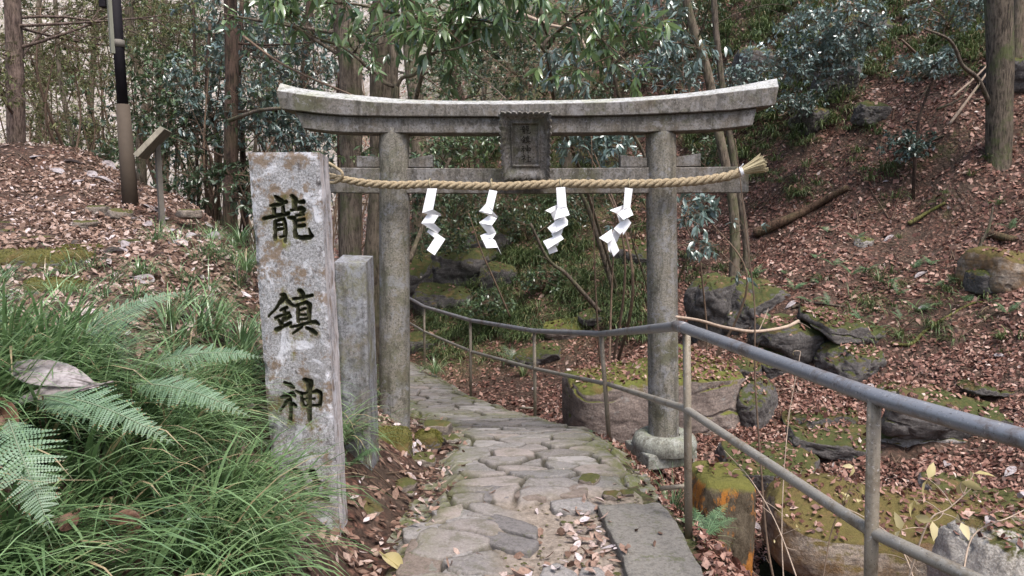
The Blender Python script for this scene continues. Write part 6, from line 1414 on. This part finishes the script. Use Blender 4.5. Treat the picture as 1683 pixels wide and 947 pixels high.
# ---- big dry leaves
def bigleaf(name, label, A, B, W, up, mat, fold=.25, droop=.15, seed=0, group=None, cat='dry leaf', curl=.25):
    A = np.asarray(A, float); B = np.asarray(B, float); L = np.linalg.norm(B - A); T_ = (B - A) / L; up = nrm(np.asarray(up, float)); S_ = nrm(np.cross(T_, up)); N_ = np.cross(S_, T_)
    nu, nv = 26, 13; t = np.linspace(0, 1, nu); s = np.linspace(-1, 1, nv); TT, SS = np.meshgrid(t, s, indexing='ij'); TT = TT.ravel(); SS = SS.ravel()
    prof = np.sin(np.pi * np.clip(TT, 0, 1) ** 1.25) ** .62 * .5 * W + .0008
    rn = noise(np.stack([TT * 3, SS * 1.5, TT * 0 + seed], 1), 4)
    h = (np.abs(SS) * fold - curl * SS ** 2 * (1 if seed % 2 else -1)) * prof - droop * L * (TT - .5) ** 2 + .02 * L * rn + .006 * L * np.sin(TT * 60 - np.abs(SS) * 6) * np.abs(SS) * .6
    V = A + T_ * (L * TT)[:, None] + S_ * (prof * SS)[:, None] + N_ * h[:, None]
    i = np.arange(nu - 1)[:, None] * nv; j = np.arange(nv - 1)[None]; mb = MB()
    mb.add(V, np.stack([i + j, i + j + 1, i + nv + j + 1, i + nv + j], -1).reshape(-1, 4), rnd=np.clip(.5 + .35 * rn + .3 * np.sin(TT * 60 - np.abs(SS) * 6) * .3, 0, 1))
    tube(mb, [A - T_ * L * .14 , A, A + T_ * L * .6, B], [.0035, .003, .0022, .0008], 5, rnd=.1, cap=False)
    return tag(mb.build(name, mat), label, cat, group)
bigleaf('magnolia_leaf', 'big grey lilac dry leaf standing out at the left edge above the ferns', U(156,630,2.25), U(14,600,2.30), .105, (0.15,-.62,.85), M['magnolia'], .3, .1, 1)
bigleaf('magnolia_leaf', 'second grey dry leaf lying edge-on just under the big one', U(165,632,2.24), U(15,668,2.2), .07, (0,-.5,1), M['magnolia'], .3, .1, 2)
bigleaf('dry_leaf', 'curled brown leaf at the left edge below the big grey leaves', U(-15,650,2.1), U(22,712,2.05), .08, (0,-.8,.6), M['dead_brown'], .5, .3, 3)
bigleaf('dry_leaf', 'curled brown leaf among the grass near the bottom left', U(128,842,1.85), U(100,872,1.8), .045, (.2,-.8,.6), M['dead_brown'], .5, .3, 5)
bigleaf('dry_leaf', 'broad brown crumpled leaf in the grass, bottom left of centre', U(175,856,1.95), U(228,848,1.95), .045, (.2,-.6,.8), M['dead_brown'], .5, .3, 7)
bigleaf('dry_leaf', 'brown leaf standing on edge in the grass beside the crumpled one', U(205,880,2.05), U(238,845,2.05), .06, (-.4,-.8,.4), M['dead_brown'], .5, .3, 9)
bigleaf('dry_leaf', 'large pink brown dry leaf at the foot of the short stone post', U(600,856,3.75), U(660,848,3.85), .12, (0,-.4,1), M['dead_brown'], .5, .3, 9)
bigleaf('dry_leaf', 'rolled grey purple leaf standing behind the short stone post', U(680,735,4.95), U(690,768,4.75), .07, (.5,-.8,.3), M['magnolia'], .8, .1, 11)
bigleaf('yellow_leaf', 'yellow green fallen leaf at the lower left edge of the path', U(628,910,3.2), U(660,935,3.1), .07, (0,-.3,1), M['yellow_leaf'], .4, .3, 12)
mg = np.random.default_rng(31)
for k, (a, b) in enumerate([(240,375),(215,362),(190,420),(270,362),(320,360),(150,290),(120,268),(60,262),(235,268),(345,375),(210,410),(235,465),(290,385),(95,285),(180,275),(290,402),(320,395),(250,345),(262,350),(130,300),(170,300),(205,300),(350,395)]):
    p = G(a, b, 3); th = mg.uniform(0, 6.28); L = .27 * mg.uniform(.6, 1.1); d = np.array([math.cos(th), math.sin(th) * .6, 0]) * L / 2; A = p - d; B = p + d; A[2] = H1(A[0], A[1]) + .03; B[2] = H1(B[0], B[1]) + .03
    bigleaf('magnolia_leaf', 'large pale dry leaf lying flat on the leafy bank behind the carved pillar', A, B, .11, (mg.normal() * .3, -.3 + mg.normal() * .3, 1), M['magnolia'], .3, .25, 20 + k, 'large pale leaves on the upper bank')
for k, (a, b) in enumerate([(1513,455),(1300,505),(1516,512),(1334,710),(1600,800),(1660,780),(1555,770),(1460,395),(1430,640),(1350,745),(1240,870),(880,642),(1010,660),(1300,590),(1645,230),(1455,303),(1640,590)]):
    p = G(a, b, 4.5); th = mg.uniform(0, 6.28); L = .15 * mg.uniform(.7, 1.2); d = np.array([math.cos(th), math.sin(th) * .6, 0]) * L / 2; A = p - d; B = p + d; A[2] = H1(A[0], A[1]) + .03; B[2] = H1(B[0], B[1]) + .03
    bigleaf('magnolia_leaf', 'pale grey fallen leaf standing out against the brown litter of the hillside', A, B, .065, (mg.normal() * .3, -.5, 1), M['magnolia'], .3, .25, 60 + k, 'pale leaves on the right hillside')
# ------------------------------------------------------------------ camera, light
cam = bpy.data.cameras.new('camera'); co = bpy.data.objects.new('camera', cam); COL.objects.link(co)
co.location = (0, 0, CAMZ); co.rotation_euler = (math.radians(90) - PITCH, 0, 0)
cam.sensor_width = 36; cam.lens = 36 * F / 1683; cam.clip_start = .05; cam.clip_end = 300
scene.camera = co
w = bpy.data.worlds.new('World'); scene.world = w; w.use_nodes = True; nt = w.node_tree
sky = nt.nodes.new('ShaderNodeTexSky'); sky.sky_type = 'NISHITA'; sky.sun_disc = False
EL, AZ = 62, 150
sky.sun_elevation = math.radians(EL); sky.sun_rotation = math.radians(AZ); sky.dust_density = 4; sky.air_density = 1.0; sky.ozone_density = .6
nt.links.new(sky.outputs[0], nt.nodes['Background'].inputs[0]); nt.nodes['Background'].inputs[1].default_value = .105
sl_ = bpy.data.lights.new('sun', 'SUN'); sl_.energy = 1.5; sl_.angle = math.radians(22); sl_.color = (1, .975, .955)
so = bpy.data.objects.new('sun', sl_); COL.objects.link(so); so.location = (0, 0, 30)
az = math.radians(AZ); dirv = Vector((math.sin(az) * math.cos(math.radians(EL)), math.cos(az) * math.cos(math.radians(EL)), math.sin(math.radians(EL))))
so.rotation_euler = dirv.to_track_quat('Z', 'Y').to_euler()
vs = scene.view_settings; scene.display_settings.display_device = 'sRGB'; vs.view_transform = 'Standard'; vs.look = 'None'; vs.gamma = 1; vs.exposure = 1.28; vs.use_curve_mapping = False
scene.cycles.use_denoising = True; scene.cycles.max_bounces = 6; scene.cycles.diffuse_bounces = 4; scene.cycles.glossy_bounces = 2; scene.cycles.transmission_bounces = 2; scene.cycles.transparent_max_bounces = 4
scene.cycles.sample_clamp_indirect = 6; scene.cycles.caustics_reflective = False; scene.cycles.caustics_refractive = False
for o in bpy.data.objects:
    if '_org' in o: del o['_org']
